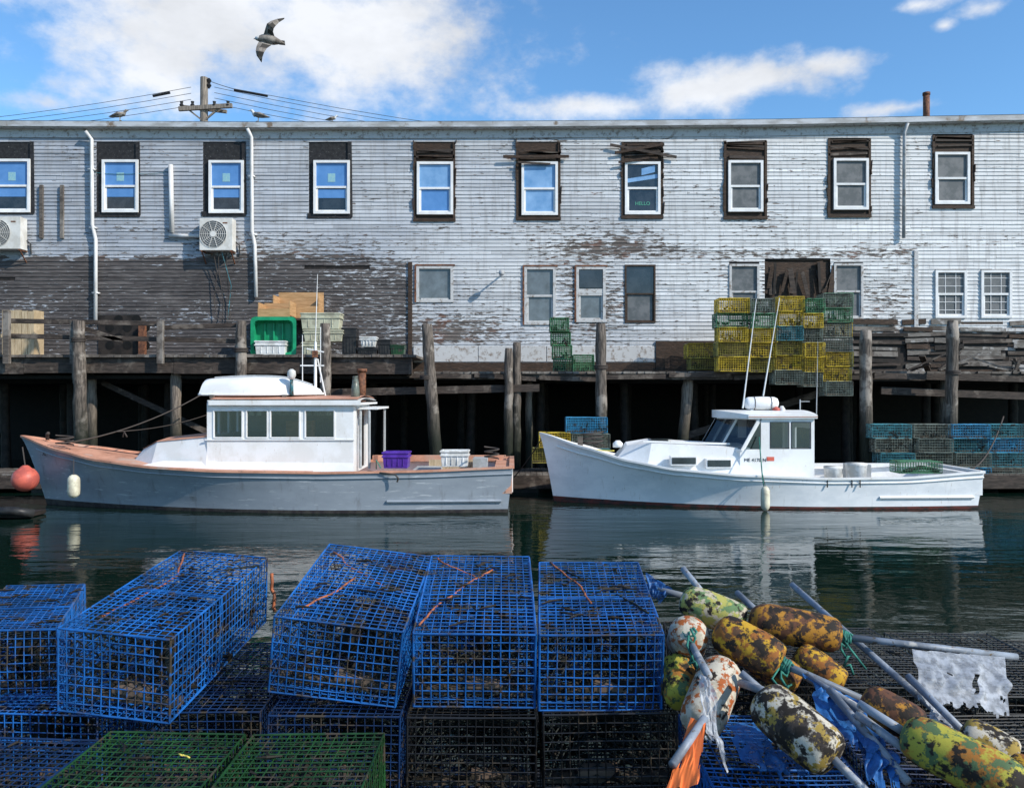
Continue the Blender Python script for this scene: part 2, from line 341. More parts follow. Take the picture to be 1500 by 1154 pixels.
for k,(ro,wn,st) in enumerate(zip(UP,UW,styles)):
    s=B(); a,b,c,d=ro; x0,x1,z1,z0=FX(a),FX(b),FZ(c),FZ(d)
    s.m('tarpaper' if k<4 else 'charred')
    s.poly((x0-.02,FD-.002,z0-.02),(x1+.02,FD-.002,z0-.02),(x1+.02,FD-.002,z1+.02),(x0-.02,FD-.002,z1+.02))
    if k<4: s.box(x0-.05,x1+.03,FD-.04,FD-.03,z0-.05,z0+.1); s.obox((x1-.06,FD-.045,z0),(.12,0,0),(0,.01,0),(-.03,0,z1-z0))
    if k>=4:
        for i in range(5):
            zz=R(z1-.5,z1-.03); s.m('charred' if i%2 else 'beam_brown'); s.beam((x0+R(-.02,.15),FD-.025,zz),(x1-R(-.02,.15),FD-.025,zz+R(-.08,.08)),.05,R(.03,.09))
        s.m('charred'); s.box(x0-.03,x1+.03,FD-.07,FD-.01,z0-.06,z0+.03); s.box(x0-.02,x0+.05,FD-.05,FD-.01,z0+.03,z1); s.box(x1-.05,x1+.02,FD-.05,FD-.01,z0+.03,z1)
        for i in range(7):
            zz=R(z0,z1); sd=random.choice((x0-.03,x1+.03)); s.beam((sd,FD-.045,zz),(sd+R(-.03,.03),FD-.045,zz+R(.1,.35)),.02,R(.04,.09))
    a,b,c,d=wn; wx0,wx1,wz1,wz0=FX(a),FX(b),FZ(c),FZ(d)
    up,lo={'film':('film_sky_blue','glass_dark'),'blue':('film_sky_pale','film_sky_blue'),'pale':('film_sky_pale','film_sky_pale'),'hello':('glass_dark','glass_dark'),'screen':('screen_gray','screen_gray')}[st]
    sash(s,wx0,wx1,wz0,wz1,FD-.09,.075,up,lo,split=.5)
    h=(wz1-wz0)
    if st=='film':
        s.m('film_sky_blue'); s.box(wx0+.13,wx1-.13,FD-.032,FD-.022,wz0+h*.30,wz0+h*.465)
        s.m('sticker'); s.box((wx0+wx1)/2-.12,(wx0+wx1)/2+.1,FD-.036,FD-.031,wz0+h*.6,wz0+h*.76)
    if st=='hello':
        s.m('film_sky_pale'); s.obox((wx0+.08,FD-.036,wz1-.62),(wx1-wx0-.16,0,.14),(0,.004,0),(0,0,.12)); s.obox((wx0+.5,FD-.036,wz1-.4),(.4,0,.1),(0,.004,0),(0,0,.2))  # slanted blue strips paint a sky reflection onto the dark glass
    s.fin('upper_window',bld)
t=bpy.data.curves.new('hello_sign','FONT'); t.body='HELLO'; t.size=.15; t.extrude=.002; t.align_x='CENTER'
o=bpy.data.objects.new('hello_sign',t); scene.collection.objects.link(o); t.materials.append(MATS['sign_green']); o.rotation_euler=(math.pi/2,0,0); o.location=Vector((FX(941),FD-.03,FZ(301)))-bld.location; o.parent=bld
for a,b,c,d,st in LOW:
    s=B(); x0,x1,z1,z0=FX(a),FX(b),FZ(c),FZ(d)
    s.m('charred'); s.poly((x0,FD+.05,z0),(x1,FD+.05,z0),(x1,FD+.05,z1),(x0,FD+.05,z1))
    if st in('old','old2'):
        sash(s,x0,x1,z0,z1,FD-.05,.08,'dirty_glass','dirty_glass','old_white',split=.5 if b-a<50 else .02)
        if st=='old2': s.m('glass_dark'); s.box(x0+.1,x1-.1,FD-.03,FD-.02,z0+(z1-z0)*.62,z1-.1); s.m('old_white'); s.box(x0+.08,x1-.08,FD-.035,FD-.02,z0+(z1-z0)*.52,z0+(z1-z0)*.6)
        s.m('rust'); s.box(x0-.05,x0,FD-.06,FD-.01,z0,z1); s.box(x0-.04,x1+.05,FD-.06,FD-.01,z1,z1+.05)
    elif st=='dark': sash(s,x0,x1,z0,z1,FD-.05,.05,'glass_dark','screen_gray','charred')
    elif st=='screen': sash(s,x0,x1,z0,z1,FD-.05,.07,'screen_gray','screen_gray','old_white')
    elif st=='grid': sash(s,x0,x1,z0,z1,FD-.07,.075,'screen_gray','screen_gray','vinyl_white',grid=True)
    else:
        for i in range(16):
            s.m(random.choice(['charred','wood_dark','beam_brown'])); xx=R(x0,x1); 
            s.beam((xx,FD-R(.0,.08),z0+R(0,.3)),(xx+R(-.25,.25),FD-R(0,.08),z1-R(0,.4)),R(.05,.2),.02)
    s.fin('lower_window',bld)
s=B()
for (a,ya,b,yb,wd) in ((737,232,833,231,.09),(758,240,806,242,.06),(760,225,800,219,.07),(893,214,990,232,.08),(900,226,972,213,.08),(905,240,950,233,.06)):
    s.m(random.choice(['beam_brown','charred'])); s.beam((FX(a),FD-.12-R(0,.05),FZ(ya)),(FX(b),FD-.12,FZ(yb)),.03,wd)
s.m('old_white'); s.box(FX(1338),FX(1344),FD-.06,FD-.01,FZ(482),FZ(367)); s.box(FX(1344),22,FD-.06,FD-.01,FZ(486),FZ(481))
s.m('charred'); s.box(FX(598),FX(604),FD-.07,FD-.01,FZ(530),FZ(384)); s.box(FX(604),FX(960),FD-.06,FD-.01,3.2,FZ(531))
s.box(FX(960),FX(1240),FD-.08,FD-.01,3.2,FZ(500))
s.m('old_white'); 
for a,b in ((606,700),(701,800),(801,880),(881,958)): s.box(FX(a),FX(b),FD-.055,FD-.012,FZ(530),FZ(507))
s.m('wood_deck')
s.box(FX(60),FX(65),FD-.1,FD-.03,FZ(350),FZ(272)); s.box(FX(90),FX(95),FD-.1,FD-.03,FZ(350),FZ(272))
s.fin('trim_boards',bld,bevel=.006)
s=B(); x=FX(1240)
while x<22:
    L=R(.5,1.8)
    for i in range(9):
        s.m(random.choice(['wood_deck','beam_brown','charred','wood_dark','plank_gray','plank_gray'])); zz=3.2+i*.18
        if zz>4.75: break
        s.obox((x+R(-.1,.1),FD-R(.02,.12),zz+R(-.04,.04)),(L*R(.8,1.1),0,R(-.05,.05)),(0,.03,0),(0,0,R(.08,.17)))
    x+=L
for k in range(14):
    xx=FX(R(1290,1500)); s.m(random.choice(['plank_gray','wood_deck','beam_brown'])); s.beam((xx,R(23.3,24.4),3.25),(xx+R(-1.2,1.2),R(23.4,24.5),3.3+R(.0,.7)),R(.05,.2),.04)
s.fin('skirt_planks',bld)
s=B().m('pipe_white',True)
def fp(px,py,o=.12): return (FX(px),FD-o,FZ(py))
s.tube([fp(131,196,.25),fp(137,206),fp(138,330),fp(143,352),fp(143,470)],.055,10)
s.tube([fp(366,192,.25),fp(370,203),fp(371,340),fp(375,360),fp(377,436)],.055,10)
s.tube([fp(252,243,.1),fp(254,342,.1)],.07,10); s.tube([fp(250,346,.1),fp(300,347,.1)],.055,10)
for px,py in ((137,250),(139,335),(143,430),(370,260),(373,345)): s.box(FX(px-5),FX(px+5),FD-.16,FD-.03,FZ(py+1),FZ(py-1))
s.fin('downspouts',bld)
s=B().m('metal_trim',True); s.tube([fp(1324,184,.25),fp(1322,196),fp(1321,350)],.05,8); s.tube([fp(735,403,.45),fp(735,403,.02)],.025,6); s.lathe(fp(735,403,.6),fp(735,404,.42),[(0,.08),(.6,.09),(1,.03)],10); s.fin('gray_pipe_and_wall_lamp',bld)
def ac(px0,px1,py0,py1):
    e=B(); x0,x1,z1,z0=FX(px0),FX(px1),FZ(py0),FZ(py1); y0=FD-.42
    e.m('ac_white'); e.box(x0,x1,y0,FD-.08,z0,z1)
    cx=x0+(x1-x0)*.42; cz=(z0+z1)/2; r=(z1-z0)*.42
    e.m('screen_gray'); e.cyl((cx,y0-.002,cz),(cx,y0-.008,cz),r,r,24)
    e.m('ac_white')
    for k in range(1,8):
        rr=r*k/7.0; e.tube([(cx+rr*math.cos(t*math.pi/12),y0-.02,cz+rr*math.sin(t*math.pi/12)) for t in range(25)],.006,4)
    for k in range(10): t=k*math.pi/5; e.beam((cx,y0-.022,cz),(cx+r*math.cos(t),y0-.022,cz+r*math.sin(t)),.012)
    e.cyl((cx,y0-.01,cz),(cx,y0-.035,cz),r*.22,n=16)
    e.m('rust'); e.beam((x0+.05,FD,z0-.02),(x0+.05,y0,z0-.02),.04); e.beam((x1-.05,FD,z0-.02),(x1-.05,y0,z0-.02),.04)
    e.beam((x0+.05,FD-.03,z0-.35),(x0+.05,y0+.05,z0-.03),.03); e.beam((x1-.05,FD-.03,z0-.35),(x1-.05,y0+.05,z0-.03),.03)
    e.box(x1-.28,x1-.14,y0-.006,y0-.002,z1-.16,z1-.12)
    e.m('black_plastic'); e.tube([(x1,FD-.1,z0+.3),(x1+.1,FD-.08,z0+.2),(x1+.1,FD-.05,z0-.1)],.02,6)
    e.fin('air_conditioner_unit',bevel=.012)
ac(-16,42,322,368); ac(300,347,324,370)
s=B().m('rope_dark'); 
for px in (318,325,337): s.tube([fp(px,372,.3),fp(px+R(-4,4),400,.2),fp(px+R(-4,4),440,.1),fp(px+3,468,.15)],.012,5)
s.m('wire_teal')
s.tube([fp(330,372,.3),fp(342,420,.2),fp(336,468,.15)],.01,5); s.tube([fp(140,254,.05),fp(170,256,.05),fp(230,255,.05),fp(250,252,.05)],.008,4); s.fin('hanging_cables')
s=B().m('rust',True); s.cyl((FX(1357)*1.06,26.5,FZ(178)),(FX(1357)*1.06,26.5,CZ+(577-136)/F*26.5),.1,.1,14); s.cyl((FX(1357)*1.06,26.5,CZ+(577-140)/F*26.5),(FX(1357)*1.06,26.5,CZ+(577-136)/F*26.5),.115,.115,14); s.fin('rusty_chimney_pipe')
# ------------------------------------------------------------ utility pole + wires
D=32
s=B().m('pole_wood'); s.tube([Vector((P(298,200,D).x,D,3)),P(299,114,D)],[.2,.14],12)
s.beam(P(262,160,D-.15),P(340,155,D-.15),.12,.16); s.beam(P(270,157,D+.15),P(332,164,D+.15),.1,.12); s.beam(P(298,178,D-.1),P(275,160,D-.1),.06); s.beam(P(298,178,D-.1),P(322,158,D-.1),.06)
s.m('black_plastic')
for px in (266,282,314,334): s.lathe(P(px,157,D-.15),P(px,149,D-.15),[(0,.04),(.3,.09),(.6,.05),(1,.07)],8)
s.lathe(P(306,130,D),P(306,115,D),[(0,.03),(.3,.1),(.5,.05),(.8,.1),(1,.04)],8)
s.fin('utility_pole')
s=B().m('rope_dark')
def sag(a,b,sg,n=12): return [a.lerp(b,i/n)-Vector((0,0,sg*4*(i/n)*(1-i/n))) for i in range(n+1)]
for k,(ya,yb) in enumerate(((163,140),(167,142),(171,146),(176,156))):
    s.tube(sag(P(-400,ya+30,D+6),P(280,128+k*9,D),.5),.010,4)
    s.tube(sag(P(314,128+k*8,D),P(1100,200+k*6,D+10),.9),.010,4)
s.tube(sag(P(299,116,D),P(395,140,D),.1),.012,4); s.tube(sag(P(395,140,D),P(1300,205,D+12),1.),.010,4)
s.m('black_plastic'); s.tube([P(224,141,D),P(249,136,D)],.05,6); s.tube([P(343,132,D),P(392,141,D)],.05,6)
s.fin('overhead_wires')
# ------------------------------------------------------------ wharf
wh=empty('wharf',(0,24,3))
s=B()
dl=22.8
xl=P(603,500,dl).x
s.m('beam_brown'); x=-22
while x<xl:
    L=min(R(2.5,4.5),xl-x); s.box(x,x+L-.01,dl+R(0,.02),dl+.3,P(0,547,dl).z+R(-.02,.02),P(0,524,dl).z); x+=L
s.m('wood_deck')
x=-22
while x<xl: s.box(x,x+.19,dl-.08-R(0,.05),FD+.1,P(0,523.5,dl).z,P(0,520,dl).z+R(0,.02)); x+=.2
x=xl+.02; dr=23.2
while x<22: s.box(x,x+.19,dr-.05+R(-.06,.03),FD+.1,3.14,3.2+R(0,.01)); x+=.2
s.m('beam_brown'); s.box(xl+.02,22,dr,dr+.2,2.98,3.137)
for i in range(10):
    a=P(600+i*95,0,dr-.1).x; s.obox((a,dr-.12,3.0+R(-.1,.05)),(1.7,0,R(-.12,.12)),(0,.06,0),(0,0,.12))
s.m('void_shade'); s.box(-22,22,FD+.05,42,2.9,3.12); s.box(-22,22,33,33.3,-1,2.9); s.box(-22,xl,dl+.4,FD+.03,3.0,3.1)  # near-black underside and back wall, shade put into their colour
s.fin('deck',wh)
s=B()
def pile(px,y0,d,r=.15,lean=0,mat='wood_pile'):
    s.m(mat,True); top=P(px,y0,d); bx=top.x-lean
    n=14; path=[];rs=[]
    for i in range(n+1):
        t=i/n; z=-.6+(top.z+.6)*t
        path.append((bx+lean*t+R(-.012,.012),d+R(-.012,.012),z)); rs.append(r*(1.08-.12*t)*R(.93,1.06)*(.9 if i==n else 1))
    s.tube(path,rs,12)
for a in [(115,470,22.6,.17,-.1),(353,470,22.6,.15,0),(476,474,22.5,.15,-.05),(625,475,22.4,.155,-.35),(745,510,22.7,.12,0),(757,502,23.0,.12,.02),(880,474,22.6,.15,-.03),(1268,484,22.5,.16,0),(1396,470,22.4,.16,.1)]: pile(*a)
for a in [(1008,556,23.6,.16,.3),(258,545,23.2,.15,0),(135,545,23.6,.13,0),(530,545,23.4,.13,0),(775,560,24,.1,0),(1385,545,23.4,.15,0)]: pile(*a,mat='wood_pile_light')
random.seed(21)
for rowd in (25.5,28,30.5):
    for i in range(16): pile(-120+i*115+R(-25,25),545,rowd,.13,R(-.1,.1),'wood_dark')  # rear rows coloured darker to paint in the under-wharf shade
s.m('beam_brown')
s.beam(P(480,575,22.9),P(790,568,22.9),.1,.2); s.beam(P(1290,572,23.1),P(1500,580,23.1),.1,.2); s.beam(P(150,560,24),P(320,640,24),.1,.15); s.beam(P(1000,640,24.5),P(1250,560,24.5),.08,.2)
s.beam(P(1280,550,22.9),P(1700,560,22.9),.1,.16)
s.m('rope_dark',True)
for px,py,d in ((115,500,22.6),(625,555,22.4),(880,540,22.6),(1396,548,22.4),(353,515,22.6)):
    c=P(px,py,d)
    for k in range(3): s.tube([c+Vector((.175*math.cos(t*math.pi/8),.175*math.sin(t*math.pi/8),k*.04)) for t in range(17)],.018,5)
s.fin('pilings',wh)
s=B(); 
for px in (10,108,235): s.m('wood_deck'); s.beam(P(px,533,22.6),P(px,455 if px==10 else 469,22.6),.17,.12)
for (a,ya,b,yb) in ((12,470,240,474),(12,492,235,497),(120,480,180,500),(240,480,353,476),(240,497,353,500)): s.m('beam_brown'); s.beam(P(a,ya,22.75),P(b,yb,22.75),.05,.13)
s.fin('wharf_railing',bevel=.01)
s=B().m('plywood_pale'); d=24
for i in range(5): 
    a=P(3+i*9.5,520,d); s.box(a.x,a.x+.17,d,d+.03,a.z,P(0,454+R(0,2),d).z)
a=P(2,520,d); b=P(50,454,d); s.box(a.x,b.x,d+.03,d+.5,a.z,a.z+.1); s.box(a.x,b.x,d-.03,d,a.z+.5,a.z+.6); s.box(b.x-.05,b.x,d+.03,d+.5,a.z+.1,b.z)
s.fin('wooden_pallet_crate')
s=B().m('void_shade'); 
for i in range(5):
    for j in range(2): 
        c=Vector(fp(162+i*13,480+j*26-(i%2)*12,.06)); s.cyl(c,c+Vector((0,.05,0)),.13,n=12)
s.m('rust'); s.box(FX(207),FX(216),FD-.2,FD-.05,FZ(522),FZ(478))
s.m('wood_dark'); s.box(FX(145),FX(205),FD-.05,FD-.03,FZ(522),FZ(462)); s.fin('stacked_drain_panel')
# ------------------------------------------------------------ wire traps
def trap(s,o,ax,ay,az,mat,cell=.037,r=.0028,inner=True,jit=.0015,frame=1.6):
    o=Vector(o);ax=Vector(ax);ay=Vector(ay);az=Vector(az)
    s.m(mat)
    nx=max(3,round(ax.length/cell)); ny=max(3,round(ay.length/cell)); nz=max(3,round(az.length/cell))
    J=lambda:Vector((R(-jit,jit),R(-jit,jit),R(-jit,jit)))
    def face(q,u,v,nu,nv):
        n_=u.cross(v).normalized(); bw=R(-.012,.012) if cell<.05 else 0
        def line(a,b,rr,amp):
            if cell<.05:
                k=4; prev=a
                for i in range(1,k+1):
                    t=i/k; c=a.lerp(b,t)+n_*(amp*math.sin(math.pi*t))+ (J() if i<k else Vector((0,0,0))); s.wire(prev,c,rr); prev=c
            else: s.wire(a,b,rr)
        for i in range(nu+1):
            e_=i in(0,nu); a=q+u*(i/nu); line(a+J(),a+v+J(),r*(frame if e_ else 1),0 if e_ else bw*math.sin(math.pi*i/nu))
        for i in range(nv+1):
            e_=i in(0,nv); a=q+v*(i/nv); line(a+J(),a+u+J(),r*(frame if e_ else 1),0 if e_ else bw*math.sin(math.pi*i/nv))
    face(o,ax,ay,nx,ny); face(o+az,ax,ay,nx,ny); face(o,ax,az,nx,nz); face(o+ay,ax,az,nx,nz); face(o,ay,az,ny,nz); face(o+ax,ay,az,ny,nz)
    if inner: face(o+ay*.45,ax,az,nx,nz)
def innards(s,o,ax,ay,az):
    o=Vector(o);ax=Vector(ax);ay=Vector(ay);az=Vector(az)
    for yy in (.1,.9):
        s.m('slat'); s.obox(o+ax*.03+ay*yy+az*.02,ax*.94,ay*.045,az*.09)
    s.m('brick'); w_=R(.15,.5); s.obox(o+ax*w_+ay*.1+az*.04,ax*.32,ay*.08,az*.13)
    s.m('net')
    for (y0,y1) in ((.45,.7),(.05,.3),(.98,.75)):
        for i in range(18):
            t=2*math.pi*i/18; t2=2*math.pi*(i+1)/18
            q=lambda t,k:(o+ax*(.5+.47*k*max(-1,min(1,1.3*math.cos(t))))+ay*(y0+(y1-y0)*(1-k)/.7*.9)+az*(.5+.45*k*max(-1,min(1,1.3*math.sin(t)))))
            for k0,k1 in ((1,.85),(.85,.7),(.7,.5),(.5,.3)):
                s.wire(q(t,k0),q(t2,k1),.0032); s.wire(q(t2,k0),q(t,k1),.0032)
            s.wire(q(t,.3),q(t2,.3),.004)
    s.m('weed')
    for i in range(46):
        c=o+ax*R(.05,.95)+ay*R(.05,.95)+az*R(.03,.12)
        pts=[c+Vector((R(-.09,.09),R(-.09,.09),R(-.005,.06))) for _ in range(4)]
        s.tube(pts,[.004,.013,.010,.003],5)
    for i in range(12):
        c=o+ax*R(.1,.9)+ay*R(.1,.9)+az*1.02; c2=c+Vector((R(-.1,.1),R(-.1,.1),.003)); s.tube([c,c.lerp(c2,.5)+Vector((R(-.02,.02),R(-.02,.02),.004)),c2],[.004,.006,.002],4)
    for i in range(3):
        c=o+ax*R(.2,.8)+ay*R(.2,.85)+az*.95; s.tube([c,c-az*.25,c-az*.5,c-az*.75],[.006,.035,.05,.01],7)
def fgtrap(name,fl,fr,bl,h,mat,inn=True,cell=.037,r=.0028):
    s=B(); ax=fr-fl; ay=bl-fl; n=ax.cross(ay).normalized(); az=n*h; o=fl-az
    trap(s,o,ax,ay,az,mat,cell,r)
    if inn: innards(s,o,ax,ay,az)
    s.fin(name); return o,ax,ay,az
random.seed(5)
fgtrap('lobster_trap',P(790,930,3.5),P(972,930,3.5),P(790,824,4.4),.335,'wire_blue')
fgtrap('lobster_trap',P(605,928,3.5),P(785,930,3.5),P(632,814,4.4),.33,'wire_blue')
fgtrap('lobster_trap',P(402,903,3.5),P(590,926,3.5),P(483,797,4.4),.34,'wire_blue')
fgtrap('lobster_trap',P(85,920,3.4),P(250,937,3.35),P(265,806,4.5),.35,'wire_blue')
fgtrap('lobster_trap',P(-60,925,3.75),P(83,922,3.75),P(10,858,4.7),.33,'wire_blue')
zB=1.245
def lay(x0,y0,w,l,zt,mat,h=.34,rot=0,inn=True,nm='lobster_trap'):
    c,sn=math.cos(rot),math.sin(rot)
    fl=Vector((x0,y0,zt)); fgtrap(nm,fl,fl+Vector((w*c,w*sn,R(-.01,.01))),fl+Vector((-l*sn,l*c,R(-.01,.01))),h,mat,inn)
lay(-2.95,3.6,.55,.98,zB,'wire_blue',rot=.05); lay(-2.3,3.55,.55,.98,zB-.02,'wire_blue',rot=-.04)
lay(-1.62,3.5,.56,.98,zB,'wire_navy',rot=.03); lay(-1.02,3.5,.55,.98,zB-.01,'wire_navy'); lay(-.44,3.5,.54,.98,zB-.02,'wire_black'); lay(.13,3.5,.56,.98,zB-.01,'wire_black')
for i in range(6): lay(-2.9+i*.6,3.55,.55,.98,zB-.35,['wire_navy','wire_black'][i%2],inn=False)
lay(-2.9,2.45,.55,.95,zB-.06,'wire_navy'); lay(-2.25,2.45,.55,.95,zB-.05,'wire_navy',rot=-.03); lay(-1.62,2.38,.54,.95,zB-.01,'wire_green',rot=-.02); lay(-1.04,2.36,.52,.97,zB-.02,'wire_green',rot=-.01)
lay(-1.6,2.4,1.1,.9,zB-.36,'wire_navy',inn=False); lay(-.45,2.45,1.1,.95,zB-.72,'wire_black',inn=False)
for i in range(4): lay(.85+i*.63,3.86-.03*i,.58,.98,zB+.02-.03*i,['wire_black','wire_darkgray','wire_darkgray','wire_darkgray'][i],rot=R(-.03,.03))
for i in range(4): lay(.74+i*.63,2.8,.58,.98,zB-.12,['wire_blue','wire_navy','wire_darkgray','wire_black'][i],rot=R(-.03,.03))
for i in range(4): lay(.8+i*.63,3.3,.58,1.4,zB-.47,'wire_black',inn=False)
# near pier
s=B(); s.m('beam_brown'); x=-7
while x<7: s.box(x,x+.19,-3,4.75,.38,.45+R(0,.01)); x+=.2
s.m('beam_brown'); s.box(-7,7,4.55,4.75,.1,.375)
s.m('wood_pile',True)
for x in (-5.6,-2.6,2.4,5.4): s.cyl((x,4.2,-1),(x,4.2,.3),.16,.15)
s.fin('pier')
s=B().m('rope_orange',True)
def rope(pts,r=.005):
    out=[]
    for a,b in zip(pts,pts[1:]):
        for i in range(5): out.append(a.lerp(b,i/5)+Vector((R(-.008,.008),R(-.008,.008),R(0,.004))))
    s.tube(out+[pts[-1]],r,6)
def T(px,py,d,dz=.006): p=P(px,py,d); p.z+=dz; return p
rope([T(612,918,3.56),T(640,888,3.8),T(690,855,4.05),T(722,836,4.22)]); rope([T(640,820,4.35),T(660,832,4.25),T(700,850,4.1)])
rope([T(440,893,3.6),T(490,870,3.8),T(520,848,3.97)]); rope([T(490,810,4.3),T(515,835,4.1),T(560,860,3.95)])
rope([T(805,826,4.38),T(850,862,4.05),T(866,885,3.85)]); rope([T(150,905,3.58),T(200,880,3.8),T(262,845,4.12),T(270,812,4.42)])
rope([P(397,840,4.42),P(400,870,4.4),P(403,895,4.38)],.009)
s.m('rope_yellow',True); rope([T(262,1108,2.9),T(278,1112,2.88)],.003)
s.m('net',True); rope([T(650,850,4.1),T(700,895,3.75),T(770,900,3.72)]); rope([T(830,840,4.25),T(900,870,4.0),T(950,900,3.7)]); rope([T(120,900,3.6),T(230,850,4.1),T(380,830,4.3)])
s.fin('rope_bits')
# ------------------------------------------------------------ buoys
def buoy(name,a,b,r,mat,stick=None,rope=None):
    s=B().m(mat,True); a=Vector(a);b=Vector(b)
    prof=[(0,.25),(.015,.5),(.05,.72),(.11,.88),(.2,.97),(.35,1),(.5,1.0),(.7,1),(.82,.97),(.92,.9),(.97,.75),(1,.3)]
    s.lathe(a,b,[(t,r*k*R(.985,1.015)) for t,k in prof],28)
    if stick:
        s.m('stick_gray',True); s.tube([stick[0],stick[1]],.0155,10)
    if rope:
        s.m('rope_green',True); c=a if rope==1 else b; d=(b-a).normalized(); u=d.orthogonal().normalized(); v=d.cross(u)
        s.tube([c+d*.01*(i/8)+(u*math.cos(i*.8)+v*math.sin(i*.8))*(.024+.006*math.sin(i*1.7)) for i in range(34)],.006,5)
        s.tube([c+Vector((.02*math.sin(i*1.3),-.02-.006*i,-.012*i+.02*math.cos(i*1.9))) for i in range(12)],.006,5)
        s.tube([c,c+Vector((R(-.06,.06),-.06,-.04)),c+Vector((R(-.1,.1),-.08,-.12))],.005,5)
    s.fin(name)
N='lobster_buoy'
def stk(p,q): return (p,q)
buoy(N,P(997,876,3.95),P(1092,912,3.85),.082,'bu_green',stk(P(1000,832,4.1),P(1035,875,3.98)),rope=None)
buoy(N,P(1010,925,3.55),P(1003,950,3.85),.088,'bu_white',stk(P(1008,935,3.6),P(1038,990,3.2)),rope=1)
buoy(N,P(1048,920,3.6),P(1145,972,3.45),.088,'bu_yellow',stk(P(1135,967,3.46),P(1272,1028,3.3)),rope=2)
buoy(N,P(1098,905,3.8),P(1232,932,3.75),.083,'bu_rust',stk(P(1232,932,3.75),P(1490,962,3.7)),rope=2)
buoy(N,P(1165,955,3.72),P(1235,1005,3.6),.072,'bu_yellow')
buoy(N,P(1062,972,3.5),P(1022,1068,3.25),.092,'bu_white',stk(P(1085,985,3.35),P(1120,1015,3.3)))
buoy(N,P(990,965,3.65),P(1000,1030,3.45),.075,'bu_lime')
buoy(N,P(1112,1020,3.15),P(1222,1112,2.9),.095,'bu_mix',stk(P(1215,1105,2.92),P(1275,1165,2.8)))
buoy(N,P(1322,1070,2.9),P(1500,1160,2.65),.085,'bu_lime',stk(P(1325,1072,2.9),P(1258,1030,3.02)))
buoy(N,P(1262,1020,3.2),P(1352,1068,3.1),.07,'bu_rust')
buoy(N,P(1405,1072,3.05),P(1490,1115,2.95),.075,'bu_mix')
buoy(N,P(1470,1130,2.8),P(1560,1165,2.7),.08,'bu_yellow')
buoy(N,P(1100,960,3.55),P(1170,1000,3.5),.07,'bu_rust')
s=B().m('stick_gray',True)
for a,b in ((P(1160,856,4.3),P(1375,1045,3.4)),(P(1080,868,4.2),P(1112,898,4.0)),(P(945,858,4.2),P(1000,872,4.05)),(P(1330,990,3.5),P(1415,1075,3.2)),(P(1255,1045,3.05),P(1340,1108,2.85)),(P(1215,1010,3.2),P(1330,1145,2.8)),(P(1085,1000,3.3),P(1120,1012,3.1)),(P(1180,990,3.4),P(1262,1040,3.1)),(P(1032,1052,3.05),P(985,1120,2.85))): s.tube([a,b],.0155,10)
s.fin('buoy_spindles')
def flag(name,c,mat,amp=.03,seed=0,tear=.12):
    s=B().m(mat,True); a,b,cc,d=c; nu,nv=34,22
    def fn(u,v):
        p=a.lerp(b,u).lerp(d.lerp(cc,u),v); q=mnoise.noise(Vector((u*4+seed,v*3,seed)))+.5*mnoise.noise(Vector((u*11+seed,v*5,seed)))
        return p+Vector((q*amp*.4,-abs(q)*amp,q*amp*v*.8))
    def keep(i,j):
        u=(i+.5)/nu; v=(j+.5)/nv; n=mnoise.noise(Vector((u*9+seed,v*2.5,seed*2)))
        e=1-tear*(.5+1.6*abs(mnoise.noise(Vector((u*7,seed,1)))))-(.1 if (i*7+seed)%5==0 else 0)*tear*4
        return v<e and not(n>.46 and v>.35)
    idx={}; V=[];Fc=[]
    def g(i,j):
        if (i,j) not in idx: idx[(i,j)]=len(V); V.append(fn(i/nu,j/nv))
        return idx[(i,j)]
    for i in range(nu):
        for j in range(nv):
            if keep(i,j): Fc.append([g(i,j),g(i+1,j),g(i+1,j+1),g(i,j+1)])
    s.add(V,Fc); s.fin(name)
flag('tattered_flag',(P(1336,950,3.65),P(1472,962,3.65),P(1478,1050,3.4),P(1345,1025,3.4)),'flag_white',.05,1)
flag('tattered_flag',(P(1175,985,3.38),P(1262,1028,3.28),P(1295,1140,2.85),P(1225,1095,2.95)),'flag_blue',.12,2,.2)
flag('tattered_flag',(P(1250,1050,3.1),P(1290,1065,3.05),P(1325,1160,2.75),P(1275,1165,2.75)),'flag_blue',.1,5,.2)
flag('tattered_flag',(P(946,838,4.2),P(985,862,4.1),P(965,885,4.1),P(950,872,4.15)),'flag_blue',.03,3)
flag('tattered_flag',(P(1012,1050,3.08),P(1034,1058,3.02),P(1022,1148,2.75),P(972,1165,2.75)),'flag_orange',.015,4,.02)
flag('tattered_flag',(P(1022,985,3.2),P(1038,992,3.2),P(1070,1145,2.95),P(1025,1085,3.0)),'flag_white',.06,6,.2)
flag('blue_tarp',(P(1060,1060,3.25),P(1140,1052,3.3),P(1215,1150,2.95),P(1110,1140,2.95)),'flag_blue',.09,8,.25)
flag('tattered_flag',(P(1362,1030,3.4),P(1382,1040,3.4),P(1410,1090,3.2),P(1360,1085,3.2)),'flag_white',.04,9)
